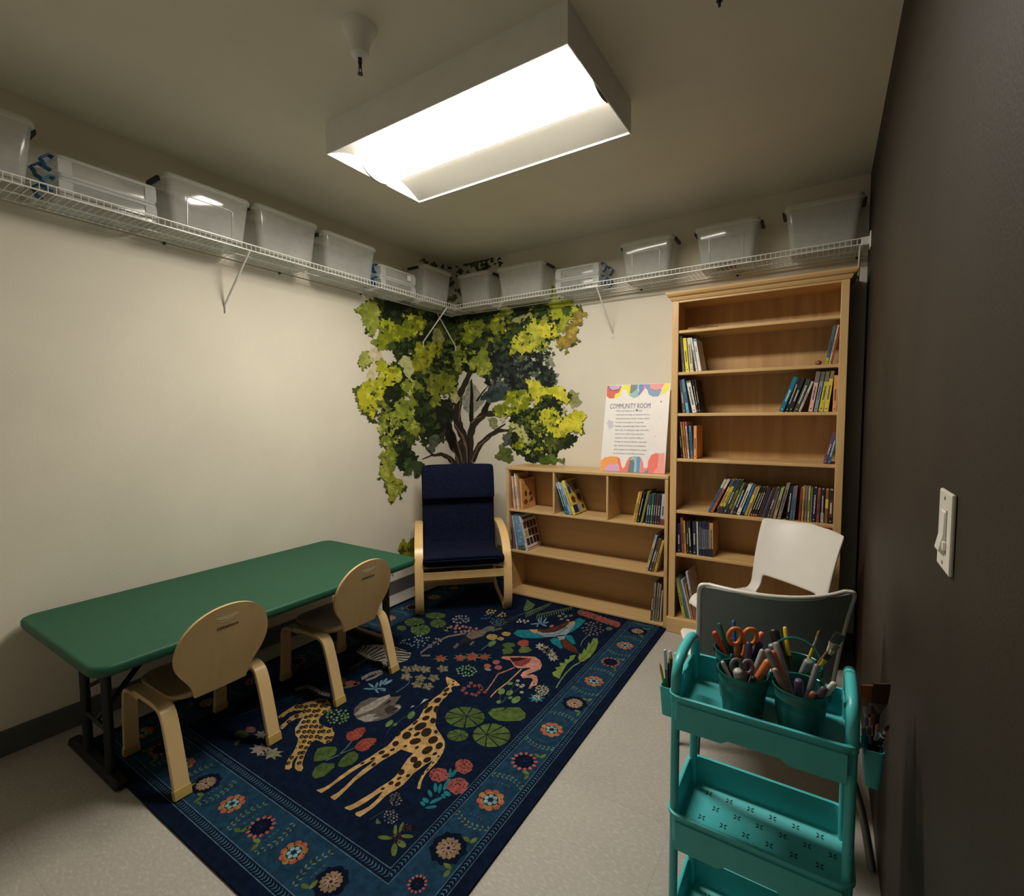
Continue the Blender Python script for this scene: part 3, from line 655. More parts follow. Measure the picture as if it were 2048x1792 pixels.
def leaf2(x, y, L, wd, a, col, lay=4):
    ca, sa = math.cos(a), math.sin(a); pts = []
    for u, v in ((-.5, 0), (-.25, .8), (.05, 1), (.3, .6), (.5, 0), (.3, -.6), (.05, -1), (-.25, -.8)): pts.append((x+u*L*ca-v*wd/2*sa, y+u*L*sa+v*wd/2*ca))
    rp(pts, col, lay)
def petal_ring(x, y, r0, r1, n, wd, col, lay, a0=0, sy=1):
    for k in range(n):
        a = a0+2*PI*k/n; leaf2(x+math.cos(a)*(r0+r1)/2, y+math.sin(a)*(r0+r1)/2, r1-r0, wd, a, col, lay)
def disc(x, y, r, col, lay, n=18, wob=0, sx=1.0):
    rp([(x+r*sx*(1+wob*math.sin(k*2.4+x*40))*math.cos(2*PI*k/n), y+r*(1+wob*math.sin(k*2.4+x*40))*math.sin(2*PI*k/n)) for k in range(n)], col, lay)
def rosette(kind, x, y, s=1.0):
    a0 = (x*37+y*53) % 1
    if kind == 'A':
        disc(x, y, .050*s, rc((34, 50, 52)), 3, 20)
        for k in range(9):
            a = a0+2*PI*k/9; disc(x+.036*s*math.cos(a), y+.036*s*math.sin(a), .0155*s, rc((176, 84, 62) if k % 3 else (166, 112, 54)), 4, 10)
        for k in range(7):
            a = a0+.3+2*PI*k/7; disc(x+.027*s*math.cos(a), y+.027*s*math.sin(a), .0125*s, rc((172, 116, 52)), 5, 10)
        disc(x, y, .029*s, rc((36, 52, 58)), 6)
        for k in range(6):
            a = a0+2*PI*k/6; disc(x+.0185*s*math.cos(a), y+.0185*s*math.sin(a), .0088*s, rc((128, 160, 160)), 7, 9)
        disc(x, y, .0065*s, rc((16, 40, 62)), 8, 8)
    elif kind == 'B':
        disc(x, y, .040*s, rc((8, 16, 38)), 3, 22, .1)
        petal_ring(x, y, .036*s, .056*s, 13, .014*s, rc((180, 84, 68)), 4, a0)
        petal_ring(x, y, .004*s, .036*s, 13, .007*s, rc((16, 26, 50)), 4, a0+.2); disc(x, y, .003*s, rc((70, 90, 100)), 5, 6)
    else:
        disc(x, y, .060*s, rc((10, 20, 42)), 3, 24, .09)
        petal_ring(x, y, .020*s, .042*s, 14, .0155*s, rc((140, 112, 76)), 4, a0); petal_ring(x, y, .016*s, .040*s, 9, .012*s, rc((150, 118, 84)), 5, a0+.2)
        petal_ring(x, y, .004*s, .026*s, 9, .009*s, rc((160, 126, 100)), 6, a0); disc(x, y, .004*s, rc((30, 30, 36)), 7, 8)
def vine(x, y, dx, dy, L, side):
    """leafy sprig across the border band"""
    t = Vector((dx, dy)); nn = Vector((-dy, dx))*side
    for k in range(8):
        u = (k/7-.5); c = Vector((x, y))+nn*(u*L)+t*(.018*math.cos(u*PI)-.008)
        for s in (-1, 1):
            a = math.atan2(nn.y, nn.x)+s*.75; v = c+t*s*.007
            leaf2(v.x, v.y, .016-.004*abs(u), .0068, a, rc((104, 116, 72) if (k+s) % 3 else (88, 116, 104)), 4)
    for k in range(4):
        c = Vector((x, y))+nn*((k/3-.5)*L*.35)-t*.03; disc(c.x, c.y, .0045, rc((60, 84, 94)), 4, 7)
def pair(x, y, a):
    leaf2(x+.012*math.cos(a), y+.012*math.sin(a), .034, .016, a+.9, rc((104, 116, 44)), 4); leaf2(x-.012*math.cos(a), y-.012*math.sin(a), .034, .016, a-.6, rc((88, 104, 40)), 4)
seq = 'ABACABACABAC'
for xs, m in ((1.859, 1), (RX0+(RX1-1.859), -1)):
    for i in range(9):
        y = -2.307+.2355*i; k = 'CABACABAC'[i]; rosette(k, xs, y)
        vine(xs, y+.118, 0, 1 if i % 2 else -1, .125, m)
        if k != 'A': pair(xs+m*.04, y+.062, .4); pair(xs+m*.045, y-.060, 2.2)
for i in range(9):
    x = 1.635-.1850*i
    if x < RX0+.16: break
    k = 'CABACABA'[i % 8]; rosette(k, x, -2.583, .86)
    vine(x-.0925, -2.583, 1 if i % 2 else -1, 0, .125, 1)
    if k != 'A': pair(x-.045, -2.625, .8); pair(x+.05, -2.63, 2.4)
for cx in (1.859, RX0+.145): rosette('A', cx, -2.583, .9); rosette('B', cx, -2.45, .55)

# traced motifs -------------------------------------------------------------
cA, cB, cC, cD, cE, cF, cI = crop(600, 1340, 5.6), crop(420, 1360, 6.4), crop(660, 1260, 6.827), crop(880, 1180, 5.689), crop(820, 1380, 5.12), crop(740, 1560, 6.4), T6
def fl(fn, pts): return [(p.x, p.y) for p in (on(x, y, 2, RZ) for x, y in fn(pts))]
def mot(fn, pts, col, lay=4): rp(fl(fn, pts), rc(col), lay)
def ell(fn, cx, cy, rx, ry, a, col, lay=5, n=12):
    t = math.radians(a); mot(fn, [(cx+rx*math.cos(2*PI*k/n)*math.cos(t)-ry*math.sin(2*PI*k/n)*math.sin(t), cy+rx*math.cos(2*PI*k/n)*math.sin(t)+ry*math.sin(2*PI*k/n)*math.cos(t)) for k in range(n)], col, lay)
def stroke(fn, pts, w, col, lay=4):
    L, R = [], []
    for i, p in enumerate(pts):
        a, c = pts[max(i-1, 0)], pts[min(i+1, len(pts)-1)]; dx, dy = c[0]-a[0], c[1]-a[1]; d = math.hypot(dx, dy) or 1
        L.append((p[0]-dy/d*w/2, p[1]+dx/d*w/2)); R.append((p[0]+dy/d*w/2, p[1]-dx/d*w/2))
    mot(fn, L+R[::-1], col, lay)
def dots(fn, cx, cy, rx, ry, n, r, cols, seed=1, lay=4, el=.7):
    rnd = random.Random(seed); pl = []
    for _ in range(n*30):
        if len(pl) >= n: break
        a, q = rnd.random()*2*PI, math.sqrt(rnd.random()); p = (cx+rx*q*math.cos(a), cy+ry*q*math.sin(a))
        if all(math.hypot(p[0]-s[0], (p[1]-s[1])*1.3) > r*2.0 for s in pl): pl.append(p)
    for p in pl: ell(fn, p[0], p[1], r*rnd.uniform(.8, 1.1), r*el, rnd.uniform(-40, 20), rnd.choice(cols), lay, 8)
def star(fn, cx, cy, r, ry, n, col, lay=4, w=.28, a0=0):
    for k in range(n):
        a = a0+2*PI*k/n; ex, ey = cx+r*math.cos(a), cy+ry*math.sin(a); mx, my = (cx+ex)/2, (cy+ey)/2
        px, py = -math.sin(a)*r*w, math.cos(a)*ry*w
        mot(fn, [(cx, cy), (mx+px, my+py), (ex, ey), (mx-px, my-py)], col, lay)
def blob(fn, cx, cy, rx, ry, col, seed, lay=4, n=26, rag=.16):
    rnd = random.Random(seed); mot(fn, [(cx+rx*(1+rnd.uniform(-rag, rag*.6))*math.cos(2*PI*k/n), cy+ry*(1+rnd.uniform(-rag, rag*.6))*math.sin(2*PI*k/n)) for k in range(n)], col, lay)
def pad(fn, cx, cy, rx, ry, n, a0, col, lay=4, off=(.1, -.1)):
    for k in range(n):
        a, c = a0+2*PI*k/n+.045, a0+2*PI*(k+1)/n-.045; ox, oy = cx+off[0]*rx, cy+off[1]*ry
        pts = [(ox+.05*rx*math.cos((a+c)/2), oy+.05*ry*math.sin((a+c)/2))]+[(cx+rx*math.cos(a+(c-a)*j/5), cy+ry*math.sin(a+(c-a)*j/5)) for j in range(6)]
        mot(fn, pts, col if k % 2 else tuple(int(v*.93) for v in col), lay)
# giraffe
TAN = (188, 144, 80); SPOT = (48, 36, 22)
mot(cA, [(1640, 75), (1690, 95), (1740, 120), (1775, 150), (1795, 172), (1760, 180), (1720, 180), (1690, 200), (1705, 240), (1660, 265), (1640, 300), (1600, 330), (1570, 370), (1550, 410), (1520, 470), (1530, 520), (1520, 560), (1515, 620), (1545, 680), (1590, 740), (1620, 800), (1620, 870), (1600, 930), (1570, 975), (1530, 1040), (1480, 1090), (1420, 1150), (1385, 1200), (1360, 1260), (1345, 1335), (1312, 1330), (1330, 1250), (1360, 1190), (1400, 1130), (1450, 1070), (1490, 1010), (1440, 1040), (1390, 1070), (1340, 1110), (1270, 1160), (1200, 1240), (1150, 1290), (1080, 1340), (1020, 1370), (960, 1410), (890, 1480), (820, 1545), (740, 1600), (670, 1648), (625, 1630), (618, 1600), (700, 1570), (770, 1530), (830, 1480), (880, 1430), (930, 1360), (870, 1390), (800, 1440), (740, 1480), (660, 1530), (560, 1575), (505, 1555), (498, 1540), (600, 1500), (700, 1440), (800, 1380), (900, 1310), (1000, 1250), (1060, 1200), (1110, 1140), (1160, 1060), (1210, 990), (1270, 935), (1200, 915), (1130, 890), (1070, 930), (1000, 970), (930, 1010), (860, 1060), (780, 1120), (700, 1180), (620, 1240), (540, 1320), (470, 1390), (390, 1460), (350, 1440), (342, 1420), (430, 1370), (520, 1290), (600, 1210), (700, 1120), (780, 1060), (850, 1000), (780, 1030), (700, 1070), (600, 1130), (500, 1200), (400, 1270), (320, 1330), (240, 1380), (190, 1355), (186, 1345), (270, 1320), (350, 1270), (450, 1190), (560, 1110), (680, 1040), (780, 980), (880, 910), (980, 850), (1030, 800), (1080, 740), (1150, 680), (1220, 630), (1280, 580), (1330, 540), (1370, 470), (1400, 410), (1450, 360), (1510, 310), (1580, 260), (1620, 210), (1660, 180), (1640, 130), (1632, 90)], TAN, 5)
for e in ((1540, 340, 45, 28, -25), (1440, 445, 60, 24, -40), (1525, 440, 28, 42, 20), (1410, 400, 22, 46, 35), (1410, 540, 45, 25, -20), (1490, 570, 35, 33, -40), (1350, 632, 75, 38, -25), (1415, 700, 65, 46, -30), (1195, 735, 55, 40, -25), (1310, 720, 40, 19, -30), (1290, 800, 68, 34, -15), (1522, 695, 22, 22, 0), (1490, 785, 60, 40, -25), (1560, 850, 46, 34, -40), (1425, 900, 70, 38, -30), (1070, 825, 40, 28, -25), (1275, 1005, 45, 33, -20), (1315, 1060, 55, 38, -35), (1425, 1008, 48, 28, -20), (1135, 1145, 40, 33, -35), (1210, 1185, 28, 18, -25), (1020, 1268, 32, 20, -25), (1095, 1280, 40, 22, -35), (1110, 1215, 30, 14, -30), (928, 1332, 25, 13, -15), (915, 925, 40, 20, -25), (960, 962, 50, 20, -20), (1035, 895, 30, 14, -20), (815, 995, 32, 14, -25), (825, 1060, 32, 17, -35), (700, 1045, 28, 11, -25), (1180, 855, 22, 14, -20), (1310, 870, 25, 14, -25), (1640, 225, 40, 18, -30), (1625, 272, 30, 16, -25), (1240, 665, 28, 12, -20), (1105, 725, 34, 12, -40), (1290, 592, 40, 14, -40), (1510, 940, 30, 17, -25), (1550, 970, 17, 11, -40), (1720, 130, 14, 8, 0), (1665, 158, 10, 7, 0), (1712, 165, 18, 7, -30), (1430, 1120, 20, 7, -45), (1380, 1165, 14, 9, -30), (1490, 1040, 18, 8, -40)):
    ell(cA, *e, SPOT, 6, 11)
# leopard
LEO = [(1230, 290), (1320, 260), (1400, 240), (1500, 250), (1560, 330), (1530, 380), (1480, 420), (1420, 470), (1390, 510), (1400, 560), (1460, 590), (1540, 620), (1565, 605), (1570, 650), (1595, 680), (1580, 740), (1550, 790), (1520, 810), (1460, 820), (1400, 780), (1350, 770), (1300, 800), (1270, 850), (1230, 920), (1200, 1000), (1180, 1080), (1195, 1130), (1170, 1170), (1120, 1165), (1085, 1130), (1085, 1080), (1110, 1020), (1130, 960), (1080, 1010), (1050, 1060), (1050, 1120), (1010, 1150), (960, 1145), (970, 1080), (1000, 1010), (1050, 950), (1090, 880), (1120, 800), (1130, 750), (1090, 700), (1090, 620), (1130, 560), (1180, 490), (1120, 490), (1060, 520), (1000, 560), (960, 600), (930, 635), (895, 620), (910, 580), (970, 530), (1030, 470), (1100, 440), (1160, 420), (1200, 390), (1130, 390), (1060, 400), (990, 430), (940, 475), (880, 490), (868, 470), (920, 430), (980, 390), (1040, 350), (1100, 320), (1170, 315)]
mot(cB, LEO, (176, 136, 66), 5)
mot(cB, [(1100, 610), (1135, 565), (1190, 500), (1250, 430), (1240, 480), (1180, 560), (1140, 640), (1150, 740), (1110, 700)], (160, 144, 120), 6)
rn = random.Random(3)
for iy in range(13):
    for ix in range(12):
        p = (880+ix*64+(32 if iy % 2 else 0)+rn.uniform(-10, 10), 270+iy*66+rn.uniform(-10, 10))
        if all(inside((p[0]+dx, p[1]+dy), LEO) for dx, dy in ((18, 0), (-18, 0), (0, 16), (0, -16))):
            ell(cB, p[0], p[1], 33, 22, -25, SPOT, 7, 10); ell(cB, p[0]+5, p[1]+2, 13, 7, -25, (134, 94, 44), 8, 7)
        elif inside(p, LEO): ell(cB, p[0], p[1], 10, 7, -25, SPOT, 7, 7)
stroke(cB, [(1530, 195), (1420, 170), (1340, 115), (1260, 88), (1180, 95), (1090, 130)], 44, (112, 98, 78), 5)
for k in range(9): ell(cB, 1510-k*46, 186-k*14+(k*k*.9), 12, 9, 0, SPOT, 6, 7)
# red blooms with round leaves
GRN, RED = (72, 92, 38), (142, 58, 42)
for q in ([(165, 935), (200, 880), (280, 860), (400, 860), (415, 890), (395, 945), (330, 990), (240, 1020), (150, 1025)], [(140, 1150), (170, 1090), (260, 1040), (330, 1050), (385, 1045), (385, 1090), (330, 1140), (270, 1190), (170, 1220), (138, 1190)], [(420, 1060), (460, 1000), (540, 930), (610, 910), (655, 950), (640, 1010), (580, 1060), (490, 1090), (435, 1085)]): mot(cA, q, GRN, 5)
for q in ([(305, 965), (330, 900)], [(270, 945), (200, 945)], [(520, 985), (525, 1050)], [(520, 985), (590, 1010)], [(310, 1065), (270, 1140)], [(520, 985), (560, 930)]): stroke(cA, q, 5, (30, 44, 24), 6)
stroke(cA, [(290, 1015), (430, 955), (510, 880), (585, 795)], 11, (84, 104, 92), 4); stroke(cA, [(430, 950), (510, 915), (600, 880)], 10, (84, 104, 92), 4)
mot(cA, [(515, 740), (530, 700), (580, 685), (640, 650), (725, 640), (738, 680), (690, 750), (640, 780), (580, 800), (530, 785)], RED, 5); mot(cA, [(605, 875), (640, 820), (700, 775), (770, 760), (855, 765), (855, 800), (790, 860), (770, 890), (700, 915), (640, 900)], RED, 5)
dots(cA, 630, 720, 85, 55, 12, 6, [(190, 120, 90)], 4, 6); dots(cA, 740, 835, 95, 55, 14, 6, [(190, 120, 90)], 5, 6)
# curled grey animal
mot(cA, [(600, 500), (610, 430), (680, 360), (790, 310), (900, 310), (960, 300), (1060, 300), (1135, 288), (1090, 350), (1065, 380), (1120, 385), (1138, 420), (1090, 470), (1000, 530), (880, 570), (740, 585), (640, 550)], (96, 84, 72), 5)
for q, c in (([(610, 500), (680, 430), (800, 370), (900, 310), (1000, 272), (1015, 300), (900, 390), (800, 450), (700, 490), (620, 512)], (150, 138, 116)), ([(640, 545), (760, 500), (850, 490), (820, 530), (900, 530), (800, 575), (720, 582)], (148, 136, 116)), ([(940, 440), (990, 400), (1060, 400), (1050, 480), (980, 500)], (62, 54, 46)), ([(1045, 412), (1100, 395), (1132, 405), (1110, 445), (1095, 420)], (156, 144, 122)), ([(945, 380), (1010, 335), (1030, 345), (985, 375)], (40, 34, 32))): mot(cA, q, c, 6)
ell(cA, 1060, 440, 26, 14, -20, (40, 36, 32), 7)
# blue starry leaves
for e in ((780, 212, 72, 9, 0), (800, 175, 42, 13, 35), (858, 170, 14, 36, 22), (905, 150, 15, 40, 20), (950, 128, 15, 44, 38), (985, 138, 15, 60, 62), (905, 212, 62, 11, 3), (860, 236, 32, 12, 50), (925, 226, 40, 9, 12)): ell(cA, *e, (94, 128, 140), 5)
for e in ((1085, 385, 60, 8, -5), (1120, 345, 12, 36, -30), (1150, 350, 10, 40, 0), (1190, 350, 10, 44, 35), (1200, 375, 40, 9, -15), (1180, 398, 40, 9, 20), (1110, 405, 9, 20, 20)): ell(cD, *e, (100, 124, 140), 5)
# lily pads
PADG = (80, 98, 40)
pad(cE, 562, 280, 202, 106, 9, .2, PADG); pad(cE, 835, 465, 192, 120, 9, .5, (86, 106, 44), off=(-.25, -.05)); pad(cE, 488, 466, 108, 60, 8, .3, PADG, off=(.3, -.1))
mot(cE, [(800, 235), (845, 190), (975, 178), (940, 225), (1000, 180), (1120, 180), (1185, 240), (1180, 285), (1130, 315), (1000, 322), (900, 315), (830, 275)], (84, 104, 42), 5)
pad(cI, 570, 1308, 128, 56, 8, .4, (78, 98, 42)); pad(cI, 840, 1225, 130, 40, 8, .1, PADG); pad(cI, 870, 1325, 102, 55, 8, .6, PADG); pad(cI, 645, 1405, 126, 70, 9, .3, (84, 106, 46)); pad(cI, 405, 1382, 60, 32, 7, .2, (78, 98, 42))
# coral flower heads with teal leaves
for i, (x, y, rx, ry) in enumerate(((295, 872, 106, 74), (550, 785, 92, 76), (488, 985, 110, 86))):
    blob(cE, x, y, rx, ry, (150, 74, 64), i+1, 5, 30, .14); dots(cE, x, y, rx*.8, ry*.75, 11, 11, [(92, 34, 30)], i+3, 6)
for e in ((260, 1000, 20, 48, 0), (305, 1010, 18, 52, 12), (205, 1060, 20, 42, -25), (160, 1130, 36, 24, 30), (130, 1165, 32, 18, 40), (265, 1132, 76, 18, -25), (215, 1200, 62, 17, -8), (378, 965, 24, 70, 30), (380, 1062, 40, 24, 30), (342, 1088, 28, 18, 45), (450, 850, 18, 52, 35), (410, 850, 14, 50, 5)): ell(cE, *e, (28, 116, 118), 4)
# flamingo
mot(cD, [(690, 775), (720, 755), (820, 755), (960, 755), (1080, 760), (1140, 800), (1160, 850), (1145, 900), (1080, 930), (1020, 950), (985, 970), (1060, 960), (1105, 985), (1115, 1040), (1095, 1090), (1060, 1092), (1035, 1120), (1005, 1120), (1030, 1070), (1055, 1030), (1050, 1005), (1000, 1000), (940, 1005), (915, 970), (940, 935), (1000, 905), (1040, 885), (960, 890), (880, 890), (840, 860), (800, 800), (740, 790)], (188, 122, 100), 5)
mot(cD, [(790, 772), (900, 768), (1040, 780), (1010, 830), (930, 870), (860, 862), (815, 810)], (136, 52, 44), 6); mot(cD, [(790, 772), (900, 768), (990, 780), (900, 810), (830, 815)], (50, 30, 28), 7)
ell(cD, 1070, 1066, 9, 7, 0, (40, 24, 24), 7, 8); mot(cD, [(1035, 1090), (1060, 1095), (1030, 1125), (1003, 1125)], (150, 112, 50), 7)
stroke(cD, [(850, 880), (745, 925), (660, 955), (600, 1050), (535, 1140), (505, 1148)], 14, (170, 104, 76), 4); stroke(cD, [(930, 898), (760, 1060), (650, 1140), (590, 1200), (575, 1222)], 14, (180, 132, 70), 4)
# banana leaves
BAN = (112, 132, 50)
mot(cD, [(1570, 770), (1590, 720), (1612, 730), (1640, 660), (1660, 690), (1690, 590), (1712, 620), (1740, 550), (1790, 548), (1800, 600), (1770, 680), (1710, 760), (1640, 810), (1590, 822)], BAN, 5); stroke(cD, [(1590, 815), (1680, 730), (1760, 590)], 5, (60, 78, 30), 6)
mot(cD, [(1275, 940), (1330, 915), (1310, 885), (1370, 870), (1360, 830), (1420, 830), (1420, 785), (1470, 790), (1480, 750), (1545, 738), (1520, 790), (1450, 840), (1410, 900), (1380, 960), (1360, 1010), (1290, 980)], BAN, 5)
stroke(cD, [(1322, 1112), (1370, 1030), (1430, 950), (1510, 870), (1590, 824)], 15, (104, 128, 78), 4)
# bird
TL_ = (18, 116, 124)
mot(cD, [(835, 495), (880, 455), (1010, 455), (1110, 500), (1180, 545), (1100, 552), (950, 547), (880, 525)], TL_, 5); mot(cD, [(1455, 492), (1530, 400), (1540, 340), (1580, 320), (1655, 345), (1620, 390), (1560, 440), (1500, 480)], TL_, 5)
mot(cD, [(1100, 462), (1180, 490), (1300, 480), (1420, 430), (1470, 370), (1535, 360), (1530, 410), (1460, 490), (1420, 520), (1330, 530), (1180, 537), (1110, 500)], (128, 138, 136), 6)
mot(cD, [(1010, 450), (1110, 450), (1100, 497), (1060, 490)], (176, 132, 78), 7); mot(cD, [(1460, 370), (1530, 350), (1537, 390), (1490, 402)], (176, 132, 78), 7)
mot(cD, [(1110, 448), (1220, 448), (1300, 420), (1400, 380), (1460, 358), (1470, 380), (1410, 430), (1310, 470), (1190, 487), (1120, 472)], (84, 46, 24), 7)
for k in range(14): stroke(cD, [(1130+k*26, 485+(20 if k < 8 else 20-(k-8)*20)), (1120+k*24, 525-(0 if k < 8 else (k-8)*16))], 4, (50, 60, 66), 8)
mot(cD, [(1320, 520), (1430, 510), (1420, 560), (1370, 580)], (126, 136, 134), 6)
for q in ([(1250, 570), (1310, 540), (1360, 560), (1395, 660), (1370, 672), (1330, 640), (1280, 610)], [(1420, 510), (1500, 520), (1545, 612), (1510, 620), (1440, 560)]): mot(cD, q, TL_, 5)
mot(cD, [(1370, 570), (1430, 560), (1540, 650), (1578, 722), (1480, 700), (1400, 650)], (88, 48, 22), 6); ell(cD, 1270, 412, 28, 14, -20, (150, 84, 70), 7)
# zebra
mot(cC, [(360, 300), (440, 215), (600, 200), (820, 205), (900, 235), (1000, 270), (1100, 310), (1105, 350), (1060, 410), (960, 445), (900, 445), (740, 432), (600, 420), (500, 390), (430, 345)], (150, 140, 120), 5)
for q in ([(390, 300), (440, 225)], [(430, 305), (500, 215)], [(470, 312), (560, 215)], [(490, 335), (570, 280), (650, 230)], [(540, 350), (640, 290), (720, 240)], [(560, 375), (670, 320), (745, 290)], [(580, 395), (690, 350), (750, 330)], [(640, 412), (760, 372)], [(845, 280), (960, 278), (1080, 305)], [(850, 312), (980, 318), (1098, 338)], [(868, 345), (980, 350), (1100, 352)], [(880, 378), (1000, 385), (1075, 390)], [(885, 405), (1000, 420)], [(840, 245), (960, 268)]): stroke(cC, q, 13, (18, 18, 26), 6)
stroke(cC, [(265, 545), (380, 470), (505, 395)], 34, (66, 64, 60), 4); stroke(cC, [(140, 470), (300, 380), (420, 350)], 30, (40, 40, 42), 4); stroke(cC, [(735, 430), (760, 505)], 60, (140, 130, 112), 4)
stroke(cC, [(430, 665), (560, 600), (715, 560)], 44, (140, 132, 116), 5); stroke(cC, [(490, 690), (600, 650), (715, 585)], 30, (130, 122, 108), 5)
for k in range(5): stroke(cC, [(520+k*40, 625-k*18), (560+k*38, 640-k*20)], 10, (30, 30, 36), 6)
# monkey
mot(cI, [(1230, 1490), (1260, 1440), (1430, 1400), (1500, 1430), (1440, 1490), (1300, 1530)], (108, 90, 74), 5); ell(cI, 1520, 1395, 80, 34, -10, (96, 92, 82), 6)
stroke(cI, [(1225, 1450), (1000, 1490), (850, 1560), (730, 1640), (650, 1700), (665, 1738), (770, 1735)], 22, (110, 96, 80), 4); stroke(cI, [(1560, 1420), (1690, 1385)], 22, (96, 86, 74), 4)
mot(cI, [(1240, 1440), (1200, 1500), (1100, 1600), (1250, 1560), (1320, 1520)], (36, 34, 36), 3); stroke(cI, [(1075, 1640), (1130, 1585)], 36, (100, 86, 70), 4); stroke(cI, [(1280, 1600), (1330, 1555)], 26, (100, 86, 70), 4)
stroke(cI, [(1560, 1400), (1700, 1330), (1850, 1250)], 60, (32, 34, 38), 3)
# small flowers, ferns, berries
dots(cI, 1160, 1395, 205, 45, 26, 24, [(158, 96, 88), (128, 92, 74), (146, 86, 78)], 11); ell(cI, 990, 1400, 50, 30, 0, (92, 110, 60), 4)
dots(cI, 650, 1560, 265, 78, 34, 15, [(104, 128, 140), (128, 138, 118), (92, 116, 128)], 12)
for x, y, r in ((10, 780, 62), (230, 772, 60), (368, 760, 76), (512, 760, 58)):
    star(cD, x, y, r*1.5, r*.8, 7, (92, 112, 60), 4, .14, .3); blob(cD, x, y, r*.8, r*.55, (146, 64, 46), int(x), 5, 16, .3)
for i in range(9): blob(cD, 1610+i*50, 256+i*17, 46, 34, (150, 70, 58) if i % 3 else (112, 78, 56), i+20, 4+i % 3, 18, .1)
ell(cD, 1925, 440, 40, 20, 0, (84, 108, 60), 4); dots(cD, 1800, 330, 230, 80, 22, 8, [(86, 36, 32)], 3, 7)
dots(cD, 302, 920, 112, 62, 26, 15, [(90, 128, 76), (104, 138, 84)], 13); dots(cA, 420, 520, 142, 88, 28, 17, [(92, 122, 62), (110, 134, 66)], 14)
for i, (x, y) in enumerate(((1050, 540), (1170, 525), (1045, 640), (1300, 540), (1235, 660), (1415, 655), (1190, 745), (1340, 770), (1540, 530))):
    star(cC, x, y, 92, 58, 5, (108, 104, 70), 4, .45, .4+i*.5); dots(cC, x, y, 46, 30, 7, 11, [(150, 110, 94), (158, 130, 104)], i+40, 5)
stroke(cC, [(905, 850), (1000, 790), (1075, 730), (1095, 650)], 9, (92, 112, 100), 4)
for i in range(14):
    rn = random.Random(i+60); x, y = 380+170*math.cos(i*2.4)*(.3+.7*rn.random()), 1130+95*math.sin(i*2.4)*(.3+.7*rn.random()); star(cD, x, y, 28, 22, 4, (140, 72, 60), 4, .4, i)
for e in ((700, 1155, 42, 34, -30), (790, 1170, 44, 26, -30), (865, 1250, 58, 34, -30), (802, 1228, 24, 16, -20), (670, 1274, 30, 20, -10), (800, 1065, 34, 16, -15)): ell(cD, *e, (104, 128, 62), 4)
for x, y in ((885, 1033), (880, 1080), (925, 1100), (930, 1165), (945, 1085)): star(cD, x, y, 26, 18, 5, (168, 160, 138), 5, .5, x)
for q in ([(700, 1290), (760, 1200), (870, 1040)], [(700, 1290), (800, 1200), (905, 1110)], [(690, 1280), (680, 1200)]): stroke(cD, q, 5, (74, 96, 78), 4)
star(cD, 1100, 1230, 100, 60, 8, (34, 116, 124), 4, .2); star(cD, 1170, 1140, 90, 80, 9, (44, 84, 96), 4, .18); dots(cD, 1160, 1140, 72, 58, 24, 13, [(190, 158, 92), (176, 140, 80)], 15, 5); dots(cD, 1100, 1225, 40, 28, 9, 12, [(186, 150, 96)], 16, 6)
for i, (x, y) in enumerate(((1140, 640), (1190, 665), (1240, 695), (1270, 735), (1290, 775), (1215, 690))): star(cD, x, y, 62, 42, 7, (156, 144, 120), 4, .22, i)
dots(cD, 240, 335, 100, 44, 16, 15, [(110, 112, 118), (128, 122, 120)], 17); dots(cD, 665, 365, 88, 40, 22, 12, [(70, 96, 88)], 18); dots(cD, 930, 350, 70, 26, 8, 16, [(158, 150, 132)], 22)
dots(cD, 580, 250, 62, 26, 12, 15, [(176, 132, 70)], 19, 5); dots(cD, 705, 282, 46, 22, 8, 14, [(176, 132, 70)], 20, 5); dots(cD, 560, 305, 92, 34, 14, 20, [(48, 84, 112)], 21, 4, .4)
mot(cD, [(945, 232), (990, 108), (1085, 170), (1045, 215), (985, 240)], (84, 104, 58), 5)
for (x0, y0), (x1, y1) in (((975, 275), (1240, 160)), ((1100, 298), (1485, 205))):
    for k in range(15):
        t = k/14; x, y = x0+(x1-x0)*t, y0+(y1-y0)*t; L = 46*(1-.5*t)
        stroke(cD, [(x, y), (x+8, y+L*.9)], 9, (98, 122, 66), 5); stroke(cD, [(x, y), (x+26, y-L*.6)], 9, (88, 112, 60), 5)
stroke(cD, [(820, 330), (900, 285), (980, 255)], 8, (64, 84, 74), 4)
for q, c in (([(700, 625), (760, 598), (845, 605), (855, 640), (800, 655), (845, 690), (800, 728), (720, 732), (705, 680), (745, 660)], GRN), ([(890, 690), (930, 640), (1010, 650), (1048, 685), (1000, 712), (910, 718)], (88, 108, 46)), ([(875, 615), (900, 580), (960, 565), (1008, 580), (1005, 635), (930, 645)], (152, 66, 52))): mot(cD, q, c, 5)
for x, y, rx in ((590, 535, 70), (755, 500, 52), (690, 555, 42)): blob(cD, x, y, rx, rx*.5, (156, 128, 60), int(x), 5, 16)
ell(cD, 590, 610, 55, 28, -30, (86, 112, 60), 4); stroke(cD, [(465, 685), (545, 625)], 7, (92, 112, 104), 4)
dots(cD, 1410, 310, 92, 40, 10, 24, [(118, 104, 78), (132, 118, 92)], 23, 4, .5); dots(cD, 1740, 440, 120, 80, 26, 16, [(126, 112, 96), (108, 96, 84)], 24, 4, .5); stroke(cD, [(1595, 640), (1620, 580), (1720, 480)], 8, (110, 116, 90), 4)
for x, y in ((540, 865), (640, 822), (665, 882)): blob(cD, x, y, 44, 28, (156, 78, 66), int(x), 5, 14)
ell(cD, 545, 905, 40, 14, 10, (120, 124, 92), 4)
